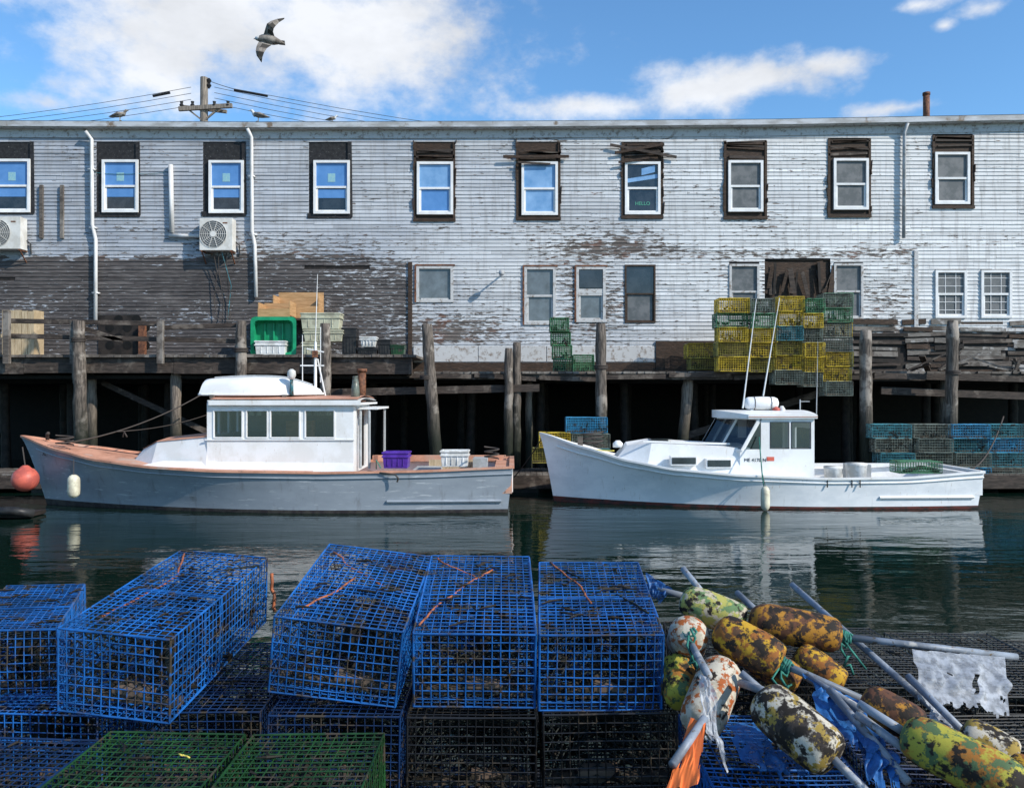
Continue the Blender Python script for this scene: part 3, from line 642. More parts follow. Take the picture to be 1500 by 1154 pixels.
# ------------------------------------------------------------ far traps
random.seed(11)
def fartrap(px0,px1,py0,py1,d,mat,depth=.5):
    s=B(); a=P(px0,py1,d); b=P(px1,py1,d); c=P(px0,py0,d)
    dd=R(-.07,.07)
    trap(s,a+Vector((0,dd,0)),b-a+Vector((0,R(-.06,.06),0)),(0,depth,0),c-a,mat,.065,.0062,True,.004,1.7)
    s.m('net')
    for i in range(6):
        p=a+(b-a)*R(.1,.9)+Vector((0,R(.05,.4),R(.02,.12))); s.tube([p,p+Vector((R(-.2,.2),R(-.1,.1),R(0,.2)))],[.04,.015],5)
    s.m('slat'); s.obox(a+Vector((0.02,depth*.3,.01)),(b-a)*.95,(0,.05,0),(0,0,.05))
    s.fin('lobster_trap')
colsx=[(1053,1097),(1099,1136),(1137,1175),(1177,1206),(1207,1248)]
pal=['wire_yellow','wire_olive','wire_ltgreen','wire_graygreen','wire_olive','wire_graygreen']
C=[['wire_yellow','wire_ltgreen','wire_yellow','wire_olive','wire_yellow','wire_ltgreen'],['wire_graygreen','wire_ltgreen','wire_yellow','wire_yellow','wire_olive'],['wire_yellow','wire_yellow','wire_teal','wire_olive','wire_yellow','wire_graygreen'],['wire_ltgreen','wire_yellow','wire_graygreen','wire_yellow','wire_yellow','wire_graygreen'],['wire_graygreen','wire_ltgreen','wire_graygreen','wire_graygreen','wire_yellow','wire_yellow','wire_graygreen']]
for ci,(a,b) in enumerate(colsx):
    top=[437,438,435,438,430][ci]
    for r in range(5+(ci>1)+(ci==4)):
        y=top+r*21.5; sh=R(-4,4)
        fartrap(a+sh+R(-2,2),b+sh*.6+R(-2,2),y,y+20.5,22.55+R(-.1,.1),C[ci][r])
        if r%2==0: fartrap(a,b,y,y+20.5,23.2,random.choice(pal))
for (a,b,c,d_,m) in ((1008,1064,503,524,'wire_yellow'),(1012,1066,525,541,'wire_olive'),(806,833,466,485,'wire_ltgreen'),(808,836,486,505,'wire_ltgreen'),(810,838,506,525,'wire_ltgreen'),(812,842,526,545,'wire_ltgreen'),(840,870,520,545,'wire_ltgreen')):
    fartrap(a,b,c,d_,23.3,m)
# float dock
s=B().m('wood_deck'); x=-16
while x<18: s.box(x,x+.14,21.75,23.4,.46,.5+R(0,.008)); x+=.15
s.m('beam_brown'); s.box(-16,18,21.72,21.85,.12,.455); s.box(-16,18,23.3,23.42,.1,.455); s.m('black_plastic')
for i in range(12): s.box(-15.5+i*2.9,-13.8+i*2.9,21.9,23.2,-.1,.4)
s.fin('floating_dock')
for r in range(4):
    for k in range(4):
        if r==3 and k==0: continue
        a=1284+k*56; top=622+r*21
        fartrap(a+R(-5,5),a+53,top,top+19.5,21.9+.0,random.choice(['wire_skyblue','wire_teal','wire_graygreen','wire_skyblue','wire_teal','wire_graygreen']) )
for (a,b,c,d_,m) in ((830,890,612,634,'wire_skyblue'),(838,893,636,656,'wire_graygreen'),(790,835,634,655,'wire_yellow'),(780,835,657,678,'wire_olive'),(838,893,658,679,'wire_teal')): fartrap(a,b,c,d_,22.0,m)
# ------------------------------------------------------------ wharf items
def tote(name,px0,px1,py0,py1,d,depth,mat,taper=.08,rim=True,tilt=0):
    s=B(); a=P(px0,py1,d); b=P(px1,py0,d); w=b.x-a.x; h=b.z-a.z; cx=(a.x+b.x)/2; cy=d+depth/2; t=taper
    s.m(mat); n=4
    def ring(k,z,off=0): 
        hw=w/2*(1-t*(1-k))-off; hd=depth/2*(1-t*(1-k))-off
        return [(cx-hw,cy-hd,z),(cx+hw,cy-hd,z),(cx+hw,cy+hd,z),(cx-hw,cy+hd,z)]
    o=ring(0,a.z); u=ring(1,b.z); i1=ring(1,b.z,.03); i0=ring(0,a.z+.03,.03)
    s.add(o+u+i1+i0,[[3,2,1,0]]+[[j,(j+1)%4,4+(j+1)%4,4+j] for j in range(4)]+[[4+j,4+(j+1)%4,8+(j+1)%4,8+j] for j in range(4)]+[[8+j,8+(j+1)%4,12+(j+1)%4,12+j] for j in range(4)]+[[12,13,14,15]])
    if rim:
        for z in (b.z-.04,b.z-h*.35):
            hw=w/2+.015; hd=depth/2+.015; s.box(cx-hw,cx+hw,cy-hd,cy-hd+.025,z,z+.035); s.box(cx-hw,cx-hw+.02,cy-hd+.025,cy+hd,z,z+.035); s.box(cx+hw-.02,cx+hw,cy-hd+.025,cy+hd,z,z+.035)
        for k in range(1,5): xx=cx-w/2+w*k/5; s.box(xx-.012,xx+.012,cy-depth/2+.0,cy-depth/2+.04,a.z+.05,b.z-h*.38)
    return s.fin(name,bevel=.008)
s=B().m('green_plastic'); d=23.2
def rr(px0,px1,py0,py1,d,c=6):
    pts=[(px0+c,py0),(px1-c,py0),(px1-c*.3,py0+c*.3),(px1,py0+c),(px1,py1-c),(px1-c*.3,py1-c*.3),(px1-c,py1),(px0+c,py1),(px0+c*.3,py1-c*.3),(px0,py1-c),(px0,py0+c),(px0+c*.3,py0+c*.3)]
    return [P(x,y,d) for x,y in pts]
r0=rr(367,434,464,522,23.0); r1=rr(372,429,469,517,23.0); r2=rr(376,426,473,514,23.3,5); r3=rr(373,430,469,518,23.35,5)
r0b=rr(367,434,464,522,23.06)
nn=12
s.add(r0+r1+r2+r3+r0b,[[j,(j+1)%nn,nn+(j+1)%nn,nn+j] for j in range(nn)]+[[nn+j,nn+(j+1)%nn,2*nn+(j+1)%nn,2*nn+j] for j in range(nn)]+[list(range(2*nn,3*nn))]+[[j,(j+1)%nn,4*nn+(j+1)%nn,4*nn+j] for j in range(nn)]+[[4*nn+j,4*nn+(j+1)%nn,3*nn+(j+1)%nn,3*nn+j] for j in range(nn)]+[list(range(3*nn,4*nn))])
for px in (388,401,414): s.obox(P(px-1,514,23.22),(P(px+1,514,23.22)-P(px-1,514,23.22)),(0,.06,0),P(px,473,23.22)-P(px,514,23.22))
s.fin('green_fish_tub')
tote('white_fish_tote',373,418,499,520,22.9,.4,'white_plastic')
s=B().m('plywood'); d=23.4; a=P(378,464,d); b=P(458,425,d); th=.03
for k,(x0,x1) in enumerate(((a.x,a.x+.9),(a.x+.2,b.x))):
    y0=d+k*.75; z1=b.z-.3*(1-k)
    s.box(x0,x1,y0+.6,y0+.6+th,a.z,z1+.1*k); s.box(x0,x0+th,y0,y0+.6,a.z,z1-.05); s.box(x1-th,x1,y0,y0+.6,a.z,z1); s.box(x0,x1,y0-th,y0,a.z,a.z+(z1-a.z)*.5); s.box(x0,x1,y0,y0+.6,a.z,a.z+th)
s.m('beam_brown'); s.box(a.x,b.x,d+.4,d+1.4,a.z-.06,a.z-.003)
for xx in (a.x+.1,b.x-.1): s.box(xx-.04,xx+.04,d+1.0,d+1.08,3.66,a.z-.06)
s.fin('wooden_crate')
tote('fish_tote',440,498,458,482,23.1,.5,'tan_plastic'); tote('fish_tote',444,502,483,500,23.1,.5,'tan_plastic'); tote('fish_tote',442,480,501,520,23.1,.5,'tan_plastic')
tote('plastic_bucket',527,551,493,508,23.1,.35,'white_plastic',.2); tote('fish_tote',500,522,480,520,23.2,.4,'black_plastic'); tote('fish_tote',523,552,509,520,23.2,.4,'black_plastic'); tote('fish_tote',553,572,497,520,23.3,.4,'black_plastic'); tote('fish_tote',572,592,505,520,23.3,.4,'wire_green')
s=B().m('rust',True); s.cyl(P(530,600,22.3),P(530,540,22.3),.11,.11); s.cyl(P(530,545,22.3),P(530,540,22.3),.14,.14); s.fin('rusty_standpipe')
# ------------------------------------------------------------ boats
def interp(tab,s):
    for (a,va),(b,vb) in zip(tab,tab[1:]):
        if s<=b:
            t=(s-a)/(b-a); t=t*t*(3-2*t)*.3+t*.7; return va+(vb-va)*t
    return tab[-1][1]
def make_boat(name,bowx,sternx,cy,beam,sheer,rake,hullm,bootm,railm,deckm,inm,cock=.5,floorz=.42,wash=.3):
    e=empty(name,((bowx+sternx)/2,cy,0)); s=B(); hb=beam/2
    NS=60
    def zs(t): return interp(sheer,t)
    def bs(t): 
        f=1-(1-min(1,t/.52))**2.3
        if t>.52: f=1-.13*((t-.52)/.48)**1.8
        return .03+(hb-.03)*f
    def bw(t):
        f=1-(1-min(1,t/.62))**1.65
        if t>.62: f=1-.1*((t-.62)/.38)**1.8
        return .02+(hb*.93-.02)*f
    def X(t,v): 
        st=bowx+rake*(1-v)**.8; en=sternx-.12*(1-v); return st+(en-st)*t
    def pt(t,v,side):
        z=zs(t)*v; 
        if v>=0: y=bw(t)+(bs(t)-bw(t))*(v**1.5)
        else: y=bw(t)*(1+v*.35); z=v*.8
        return Vector((X(t,max(v,-.3)),cy+side*y,z))
    VV=[1,.93,.86,.76,.65,.54,.43,.32,.22,.14,.085,.04,0,-.3,-.6]
    nV=len(VV)
    for side in (-1,1):
        V=[pt(i/NS,v,side) for i in range(NS+1) for v in VV]
        for mm,sel in ((hullm,lambda j:VV[j]>.09),(bootm,lambda j:VV[j]<=.09)):
            s.m(mm,True); s.add(V,[[i*nV+j,(i+1)*nV+j,(i+1)*nV+j+1,i*nV+j+1] for i in range(NS) for j in range(nV-1) if sel(j)])
    s.m(hullm)
    for v0,v1 in zip(VV,VV[1:]):
        s.m(bootm if v0<=.09 else hullm); s.poly(pt(1,v0,-1),pt(1,v0,1),pt(1,v1,1),pt(1,v1,-1)); s.poly(pt(0,v0,-1),pt(0,v0,1),pt(0,v1,1),pt(0,v1,-1))
    s.fin('hull',e)
    s=B()
    for side in (-1,1):
        s.m(railm); path=[pt(i/NS,1,side) for i in range(NS+1)]
        for a,b in zip(path,path[1:]):
            o=Vector((0,-side*.07,0)); s.obox(a+Vector((0,side*.035,0)),b-a,o*1.6,(0,0,.045))
    s.m(railm); a=pt(1,1,-1);b=pt(1,1,1); s.obox(a+Vector((-.08,0,0)),Vector((.11,0,0)),b-a,(0,0,.05))
    s.m('hull_gray' if hullm=='hull_gray' else 'boat_white')
    for side in (-1,1):
        path=[pt(i/NS,.88,side)+Vector((0,side*.012,0)) for i in range(2,NS+1)]
        s.tube(path,.018,6)
        path=[Vector((X(t,.25),cy+side*(abs(pt(t,.25,side).y-cy)+.02),.26)) for t in (.76,.82,.88,.94,.985)]
        s.tube(path,.035,6)
    s.fin('rails',e)
    s=B().m(deckm)
    nd=int(NS*cock)
    for i in range(nd):
        t0=i/NS;t1=(i+1)/NS
        for j in range(6):
            def q(t,k):
                y=-bs(t)+.02+(2*bs(t)-.04)*k/6; return Vector((X(t,1),cy+y,zs(t)-.03+.07*(1-(k/3-1)**2)))
            s.poly(q(t0,j),q(t1,j),q(t1,j+1),q(t0,j+1))
    for side in (-1,1):
        for i in range(nd,NS):
            t0=i/NS;t1=(i+1)/NS
            def q(t,off,z): return Vector((X(t,1),cy+side*(bs(t)-off),z))
            s.m(deckm); s.poly(q(t0,.02,zs(t0)+.0),q(t1,.02,zs(t1)+.0),q(t1,wash,zs(t1)+.0),q(t0,wash,zs(t0)+.0))
            s.m(inm); s.poly(q(t0,wash,zs(t0)+.0),q(t1,wash,zs(t1)+.0),q(t1,wash,floorz),q(t0,wash,floorz))
    s.m(deckm)
    for i in range(nd,NS):
        t0=i/NS;t1=(i+1)/NS; s.poly((X(t0,1),cy-bs(t0)+wash,floorz),(X(t1,1),cy-bs(t1)+wash,floorz),(X(t1,1),cy+bs(t1)-wash,floorz),(X(t0,1),cy+bs(t0)-wash,floorz))
    t=nd/NS; s.m(inm); s.poly((X(t,1),cy-bs(t)+wash,floorz),(X(t,1),cy+bs(t)-wash,floorz),(X(t,1),cy+bs(t)-wash,zs(t)),(X(t,1),cy-bs(t)+wash,zs(t)))
    s.m(deckm); t=.965; s.box(X(t,1),X(1,1)-.02,cy-bs(1)+.03,cy+bs(1)-.03,floorz,zs(1)-.01)
    s.fin('deck',e)
    return e,pt,bs,zs,X
def loft(s,secs,cy,crown=.05):
    for a,b in zip(secs,secs[1:]):
        for side in(-1,1):
            s.poly((a[0],cy+side*a[2],a[4]),(b[0],cy+side*b[2],b[4]),(b[1],cy+side*b[3],b[5]),(a[1],cy+side*a[3],a[5]))
            s.poly((a[1],cy+side*a[3],a[5]),(b[1],cy+side*b[3],b[5]),(b[1],cy,b[5]+crown),(a[1],cy,a[5]+crown))
    for a in (secs[0],secs[-1]):
        s.poly((a[0],cy-a[2],a[4]),(a[0],cy+a[2],a[4]),(a[1],cy+a[3],a[5]),(a[1],cy,a[5]+crown),(a[1],cy-a[3],a[5]))
def wallholes(s,x0,x1,z0,z1,y0,y1,hl):
    xs=sorted(set([x0,x1]+[h[0] for h in hl]+[h[1] for h in hl])); zs_=sorted(set([z0,z1]+[h[2] for h in hl]+[h[3] for h in hl]))
    for i in range(len(xs)-1):
        for j in range(len(zs_)-1):
            cx=(xs[i]+xs[i+1])/2; cz=(zs_[j]+zs_[j+1])/2
            if any(h[0]<cx<h[1] and h[2]<cz<h[3] for h in hl): continue
            s.box(xs[i],xs[i+1],y0,y1,zs_[j],zs_[j+1])
def text(body,loc,size,parent,mat,rotz=0):
    t=bpy.data.curves.new('lettering','FONT'); t.body=body; t.size=size; t.extrude=.002; t.materials.append(MATS[mat])
    o=bpy.data.objects.new('lettering',t); scene.collection.objects.link(o); o.rotation_euler=(math.pi/2,0,rotz); o.location=Vector(loc)-parent.location; o.parent=parent
# LEFT boat
cy=19.6
shL=[(0,1.57),(.1,1.30),(.2,1.10),(.32,.97),(.45,.90),(.65,.865),(.82,.89),(1,.965)]
e,pt,bs,zs,X=make_boat('fishing_boat',-11.5,.02,cy,3.4,shL,.6,'hull_gray','boot_dark','salmon','salmon','boat_white',cock=.62)
wy=18.55
def Lx(px,d=wy): return (px-750)/F*d
def Lz(py,d=wy): return CZ-(py-577)/F*d
s=B(); hw=cy-wy
s.m('boat_white'); loft(s,[(Lx(178),Lx(192),.45,.4,1.05,1.32),(Lx(215),Lx(222),.85,.75,.95,1.5),(Lx(303),Lx(303),hw+.05,hw-.05,.9,1.62)],cy,.06)
s.m('salmon'); loft(s,[(Lx(190),Lx(192),.42,.41,1.325,1.34),(Lx(221),Lx(222),.77,.76,1.505,1.52),(Lx(302),Lx(302),hw-.03,hw-.04,1.625,1.645)],cy,.062)
s.fin('trunk_cabin',e)
s=B().m('boat_white'); x0,x1=Lx(303),Lx(518); zb=.82; zt=Lz(590)
hl=[(Lx(a),Lx(b),Lz(640),Lz(602)) for a,b in ((314,354),(362,391),(397,438),(448,489))]
for y0 in (wy,2*cy-wy-.05):
    wallholes(s,x0,x1,zb,zt,y0,y0+.05,hl)
def wallY(x,y0,y1,z0,z1,hl,th=.05):
    ys=sorted(set([y0,y1]+[h[0] for h in hl]+[h[1] for h in hl])); zz=sorted(set([z0,z1]+[h[2] for h in hl]+[h[3] for h in hl]))
    for i in range(len(ys)-1):
        for j in range(len(zz)-1):
            a=(ys[i]+ys[i+1])/2;b=(zz[j]+zz[j+1])/2
            if any(h[0]<a<h[1] and h[2]<b<h[3] for h in hl): continue
            s.box(x,x+th,ys[i],ys[i+1],zz[j],zz[j+1])
wallY(x0,wy+.05,2*cy-wy-.05,zb,zt,[(wy+.12+k*.66,wy+.12+k*.66+.55,Lz(638),Lz(604)) for k in range(3)])
wallY(x1-.05,wy+.05,2*cy-wy-.05,zb,zt,[(cy-.4,cy+.5,zb+.05,Lz(600))])
s.poly((Lx(178)+.1,wy-.06,.93),(x1,wy-.06,.83),(x1,wy-.002,1.05),(Lx(240),wy-.002,1.1))
s.box(Lx(300),x1+.02,wy-.03,wy-.002,Lz(645),Lz(643))
for h in hl:
    f=.03
    for y0,y1 in ((wy-.018,wy-.001),):
        s.box(h[0]-f,h[0],y0,y1,h[2]-f,h[3]+f); s.box(h[1],h[1]+f,y0,y1,h[2]-f,h[3]+f); s.box(h[0],h[1],y0,y1,h[3],h[3]+f); s.box(h[0],h[1],y0-.01,y1,h[2]-f,h[2])
s.m('pane')
for h in hl:
    for y in (wy+.02,2*cy-wy-.03): s.poly((h[0],y,h[2]),(h[1],y,h[2]),(h[1],y,h[3]),(h[0],y,h[3]))
s.m('plywood'); s.box(Lx(400),Lx(440),cy,cy+.4,.9,1.95); s.m('black_plastic'); s.box(Lx(325),Lx(380),cy-.3,cy+.3,.9,1.7); s.box(Lx(455),Lx(488),cy+.2,cy+.8,.9,2.0); s.m('screen_gray'); s.box(x0+.06,x1-.06,2*cy-wy-.06,2*cy-wy-.055,zb,Lz(612))
s.fin('wheelhouse',e,bevel=.006)
s=B().m('boat_white'); 
rx0,rx1=Lx(308),Lx(549)
for k,(zz,ex,m) in enumerate(((Lz(588),0,'boat_white'),(Lz(588)+.053,-.04,'salmon'))):
    s.m(m); nseg=8
    def rf(u,v): 
        y=-hw-.12-ex+(2*hw+.24+2*ex)*v; return Vector((rx0-.02-ex+(rx1-rx0-.3+2*ex)*u,cy+y,zz+.08*(1-(2*v-1)**2)))
    s.grid(rf,1,nseg)
s.m('boat_white'); s.box(rx0,rx1-.3,wy-.12,wy-.08,Lz(590)-.05,Lz(590)+.06); s.box(rx0-.03,rx0,wy-.1,2*cy-wy+.1,Lz(590)-.05,Lz(590)+.06); s.box(rx0,rx1-.3,wy-.08,2*cy-wy+.1,Lz(590)-.045,Lz(590)-.002)
s.box(rx1-.9,rx1,wy+.3,2*cy-wy,Lz(600),Lz(597))
s.m('deck_gray')
for px in (524,537): s.cyl((Lx(px),wy+.35,.9),(Lx(px),wy+.35,Lz(600)),.03)
s.cyl((Lx(543),2*cy-wy-.1,.9),(Lx(543),2*cy-wy-.1,Lz(600)),.03)
s.fin('wheelhouse_roof',e)
# upturned skiff on the roof
s=B().m('boat_white',True)
dx0,dx1=Lx(304,19.4),Lx(474,19.4); dzb=Lz(580,19.4)
def dg(u,v):
    wd=.60*(1-max(0,(u-.35)/.65)**2.6)*(.86+.14*min(1,u/.35)); wd=max(wd,.02); a=math.pi*v
    hgt=(.36+.06*math.sin(math.pi*min(1,u*1.2)))*(1-max(0,(u-.6)/.4)**2.2*.72); c=math.cos(a); sn=max(0,math.sin(a))
    prof=sn**.42; yy=math.copysign(abs(c)**.75,c)*(1-.12*prof)
    return Vector((dx0+(dx1-dx0)*u+(.10*prof if u<.02 else 0)+(-.06*prof*u),19.35-wd*yy,dzb+.03+hgt*prof+.05*(u-.3)**2))
s.grid(dg,28,14); s.poly(*[dg(0,k/14) for k in range(15)]); s.tube([dg(i/28,0) for i in range(29)],.028,6); s.tube([dg(i/28,1) for i in range(29)],.028,6)
s.m('deck_gray'); s.tube([dg(i/28,.5)+Vector((0,0,.015)) for i in range(2,27)],.02,5); s.m('wood_deck'); s.box(dx0+.3,dx0+.38,18.7,20.1,dzb-.06,dzb+.03); s.box(dx1-.8,dx1-.72,18.8,20,dzb-.06,dzb+.03); s.fin('dinghy',e)
s=B().m('boat_white'); 
mx=Lx(459,19.2)
s.cyl((mx,19.4,Lz(580,19.2)),(mx,19.4,Lz(500,19.2)),.035,.03,8); s.cyl((mx,19.4,Lz(500,19.2)),(mx+.05,19.4,Lz(400,19.2)),.012,.006,6)
s.cyl((mx-.3,19.4,Lz(580,19.2)),(mx-.3,19.4,Lz(490,19.2)),.012,.008,6); s.cyl((mx+.12,19.4,Lz(560,19.2)),(mx+.12,19.4,Lz(478,19.2)),.01,.01,6)
s.beam((mx-.35,19.4,Lz(535,19.2)),(mx+.2,19.4,Lz(535,19.2)),.03); s.beam((mx-.2,19.4,Lz(510,19.2)),(mx+.2,19.4,Lz(515,19.2)),.03)
s.m('white_plastic',True); s.lathe((mx-.42,18.9,Lz(556,19.2)),(mx-.42,18.9,Lz(541,19.2)),[(0,.06),(.4,.1),(.8,.09),(1,.03)],12)
s.m('wire_teal',True); s.cyl((mx-.42,18.9,Lz(579,19.2)),(mx-.42,18.9,Lz(556,19.2)),.05,.04); 
s.m('rust'); s.box(mx-.06,mx+.06,19.33,19.4,Lz(523,19.2),Lz(513,19.2))
s.m('boat_white'); s.cyl((mx+.25,19.4,Lz(585,19.2)),(mx+.05,19.4,Lz(525,19.2)),.018,.018,6)
s.m('wire_graygreen',True); s.cyl((Lx(515),19,Lz(588)),(Lx(515),19,Lz(550)),.12,.06,12)
s.fin('mast_and_antennas',e)
def vtote(px0,px1,py0,py1,d,dep,mat,nm,tp=.1):
    o=tote(nm,px0,px1,py0,py1,d,dep,mat,tp); o.location=o.location-e.location; o.parent=e
vtote(560,598,662,686,18.55,.5,'purple_plastic','purple_tub'); vtote(645,686,660,684,18.8,.5,'white_plastic','white_crate')
s=B().m('deck_gray'); s.box(Lx(600),Lx(640),cy-.4,cy+.5,.42,.85); s.box(Lx(690),Lx(712),cy-.2,cy+.4,.42,1.08); s.m('plywood_pale'); s.box(Lx(618),Lx(690),cy+.5,cy+.56,.5,1.0)
s.m('salmon'); s.box(Lx(522),Lx(740),cy+1.1,cy+1.25,.92,1.06)
s.m('rope_dark',True); s.tube([(Lx(545),18.0,.92),(Lx(585),17.86,.86),(Lx(590),17.84,.78),(Lx(588),17.86,.7)],.02,6)
s.tube([P(720,672,18.5)+Vector((.16*math.cos(t*.7),.1*math.sin(t*.7),.012*t)) for t in range(24)],.018,5)
s.m('rope_green',True); s.tube([(Lx(555),18.2,.95),(Lx(556),18.1,1.15),(Lx(562),18.15,.97)],.015,5)
s.fin('cockpit_gear',e,bevel=.01)
text("ALNA FRANCES",pt(.045,.80,-1)+Vector((0,-.035,0)),.12,e,'rope_dark',-.36)
s=B().m('rope_dark',True); s.tube(sag(P(90,650,19.4),P(300,575,22.6),.2),.018,5); s.tube(sag(P(170,632,19.5),P(310,605,23),.1),.012,5); s.tube([(-10.9,19.6,1.5),(-10.9,19.6,1.65),(-10.85,19.55,1.66)],.04,8)
s.tube([P(180,640,19.4),P(182,632,19.4),P(186,640,19.4)],.02,5)
s.tube([P(95,652,19.2)+Vector((.2*math.cos(t*.7),.12*math.sin(t*.7),.01*t)) for t in range(24)],.018,5); s.fin('mooring_lines',e)
def fender(px,py0,py1,d,mat,r,parent,ropetop=None):
    s=B().m(mat,True); a=P(px,py0,d);b=P(px,py1,d)
    s.lathe(a,b,[(0,r*.3),(.05,r*.65),(.15,r*.95),(.3,r),(.7,r),(.85,r*.95),(.95,r*.65),(1,r*.3)],16)
    s.m('rope_dark'); 
    if ropetop: s.tube([a,ropetop],.008,5)
    s.fin('fender',parent)
fender(108,695,729,18.35,'fender',.13,e,P(108,672,18.5))
s=B().m('orange_buoy',True); c=P(37,701,19.0); rr_=.29
s.lathe(c+Vector((0,0,rr_*1.05)),c-Vector((0,0,rr_)),[(0,.05),(.03,.08)]+[(.06+.94*(1-math.cos(math.pi*k/14))/2,max(.02,rr_*math.sin(math.pi*k/14))) for k in range(2,15)],20); s.m('rope_dark'); s.tube([c+Vector((0,0,.28)),P(33,655,19.3)],.015,5); s.fin('orange_float_buoy')
# RIGHT boat
cy=20.1
shR=[(0,1.62),(.1,1.31),(.2,1.03),(.3,.86),(.45,.74),(.65,.665),(.82,.68),(1,.80)]
e,pt,bs,zs,X=make_boat('lobster_boat',.66,10.62,cy,3.0,shR,.35,'hull_white','boot_red','boat_white','boat_white','boat_white',cock=.62,floorz=.3,wash=.28)
wy=19.1
Lx=lambda px,d=19.1:(px-750)/F*d
Lz=lambda py,d=19.1:CZ-(py-577)/F*d
s=B().m('boat_white')
loft(s,[(Lx(905),Lx(925),.35,.25,1.0,1.36),(Lx(950),Lx(958),.78,.66,.85,1.44),(Lx(1085),Lx(1085),1.06,.9,.7,1.34),(Lx(1100),Lx(1100),1.06,.9,.7,1.34)],cy,.07)
s.m('boat_white')
s.obox((Lx(945),19.42,1.46),(Lx(1075)-Lx(945),0,-.06),(0,.04,0),(0,0,.04))
s.m('glass_dark'); s.box(Lx(960),Lx(992),cy-.4,cy-.0,1.505,1.52)
s.fin('trunk_cabin',e)
s=B()
for a,b,z0,z1 in ((984,1019,.98,1.13),(1036,1070,.92,1.07)):
    s.m('boat_white'); yb=cy-1.045; 
    s.box(Lx(a)-.03,Lx(b)+.03,yb+.02,yb+.2,z0-.03,z1+.03)
    s.m('glass_dark'); s.box(Lx(a),Lx(b),yb+.005,yb+.02,z0,z1)
s.fin('cabin_ports',e,bevel=.008)
s=B().m('boat_white'); zt=Lz(613); hw=1.0; zb=.62
x_f_t=Lx(1118); x1=Lx(1193)
hl=[(Lx(1129),Lx(1155),Lz(656),Lz(619)),(Lx(1160),Lx(1187),Lz(656),Lz(619))]
for y0 in (cy-hw,cy+hw-.04):
    wallholes(s,x_f_t,x1,zb,zt,y0,y0+.04,hl)
    zl=Lz(660)
    s.box(Lx(1084),x_f_t,y0,y0+.04,zb,zl)
    A=[(Lx(1086),zl),(x_f_t,zl),(x_f_t,zt),(Lx(1112),zt)]
    s.obox((A[0][0],y0,A[0][1]),(.07,0,0),(0,.04,0),(A[3][0]-A[0][0],0,zt-zl)); s.box(x_f_t-.05,x_f_t,y0,y0+.04,zl,zt); 
    s.box(Lx(1108),x_f_t-.05,y0,y0+.04,zt-.06,zt); s.box(A[0][0]+.07,x_f_t-.05,y0,y0+.04,zl,zl+.03)
    s.m('pane'); s.poly((A[0][0]+.05,y0+.02,zl),(x_f_t-.05,y0+.02,zl),(x_f_t-.05,y0+.02,zt-.04),(A[3][0]+.05,y0+.02,zt-.04)); s.m('boat_white')
s.m('pane')
for h in hl:
    for y in (cy-hw+.02,cy+hw-.02): s.poly((h[0],y,h[2]),(h[1],y,h[2]),(h[1],y,h[3]),(h[0],y,h[3]))
s.m('black_plastic')
for h in hl:
    f=.018; y0=cy-hw-.006; y1=cy-hw-.001
    s.box(h[0]-f,h[0],y0,y1,h[2]-f,h[3]+f); s.box(h[1],h[1]+f,y0,y1,h[2]-f,h[3]+f); s.box(h[0],h[1],y0,y1,h[3],h[3]+f); s.box(h[0],h[1],y0,y1,h[2]-f,h[2])
s.m('boat_white')
cb=Vector((Lx(1040),cy,Lz(655,20.1)+.02)); ct=Vector((Lx(1066),cy,zt))
for side in (-1,1):
    nb=Vector((Lx(1086),cy+side*hw,Lz(660))); ntp=Vector((Lx(1112),cy+side*hw,zt)); base=Vector((Lx(1086),cy+side*hw,.7)); cbase=Vector((Lx(1040),cy,.8))
    s.m('boat_white'); s.poly(base,cbase,cb,nb)
    for k in range(2):
        a=nb.lerp(cb,k/2);b=nb.lerp(cb,(k+1)/2);c=ntp.lerp(ct,(k+1)/2);d_=ntp.lerp(ct,k/2)
        s.m('pane'); s.poly(a.lerp(b,.05),b.lerp(a,.05),c.lerp(d_,.05),d_.lerp(c,.05))
        s.m('boat_white'); s.beam(a,d_,.05); s.beam(a,b,.05,.06); s.beam(d_,c,.05,.06)
    s.beam(cb,ct,.05)
s.m('boat_white'); s.box(x1-.04,x1,cy+.2,cy+hw-.04,zb,zt); s.box(x1-.04,x1,cy-hw+.04,cy+.2,Lz(628),zt)
s.m('black_plastic'); s.box(Lx(1100),Lx(1130),cy-.2,cy+.6,.9,1.5); s.box(Lx(1130),Lx(1185),cy+hw-.1,cy+hw-.05,.9,Lz(618)); s.m('deck_gray'); s.box(Lx(1128),Lx(1150),cy+.1,cy+.5,.4,1.4)
s.fin('wheelhouse',e)
s=B().m('boat_white',True)
def rf2(u,v):
    xf=Lx(1060)+.55*abs(2*v-1)**2; return Vector((xf+(Lx(1196)-xf)*u,cy-hw-.07+(2*hw+.14)*v,zt+.09+.09*(1-(2*v-1)**2)))
def rf3(u,v): q=rf2(u,v); q.z=zt+.0; return q
s.grid(rf2,6,10); s.grid(rf3,6,10); s.m('boat_white')
for v in (0,1): s.poly(rf3(0,v),rf3(1,v),rf2(1,v),rf2(0,v))
for i in range(10):
    for u in(0,1): s.poly(rf3(u,i/10),rf3(u,(i+1)/10),rf2(u,(i+1)/10),rf2(u,i/10))
s.m('salmon'); s.tube([rf3(i/6,0)+Vector((0,-.01,.04)) for i in range(7)],.008,4)
s.m('boat_white',True)
zr=zt+.16
s.lathe((Lx(1090,19.9),19.9,zr+.18),(Lx(1140,19.9),19.9,zr+.18),[(0,.05),(.04,.12),(.12,.15),(.5,.16),(.88,.15),(.96,.12),(1,.05)],16)
s.m('rope_dark'); 
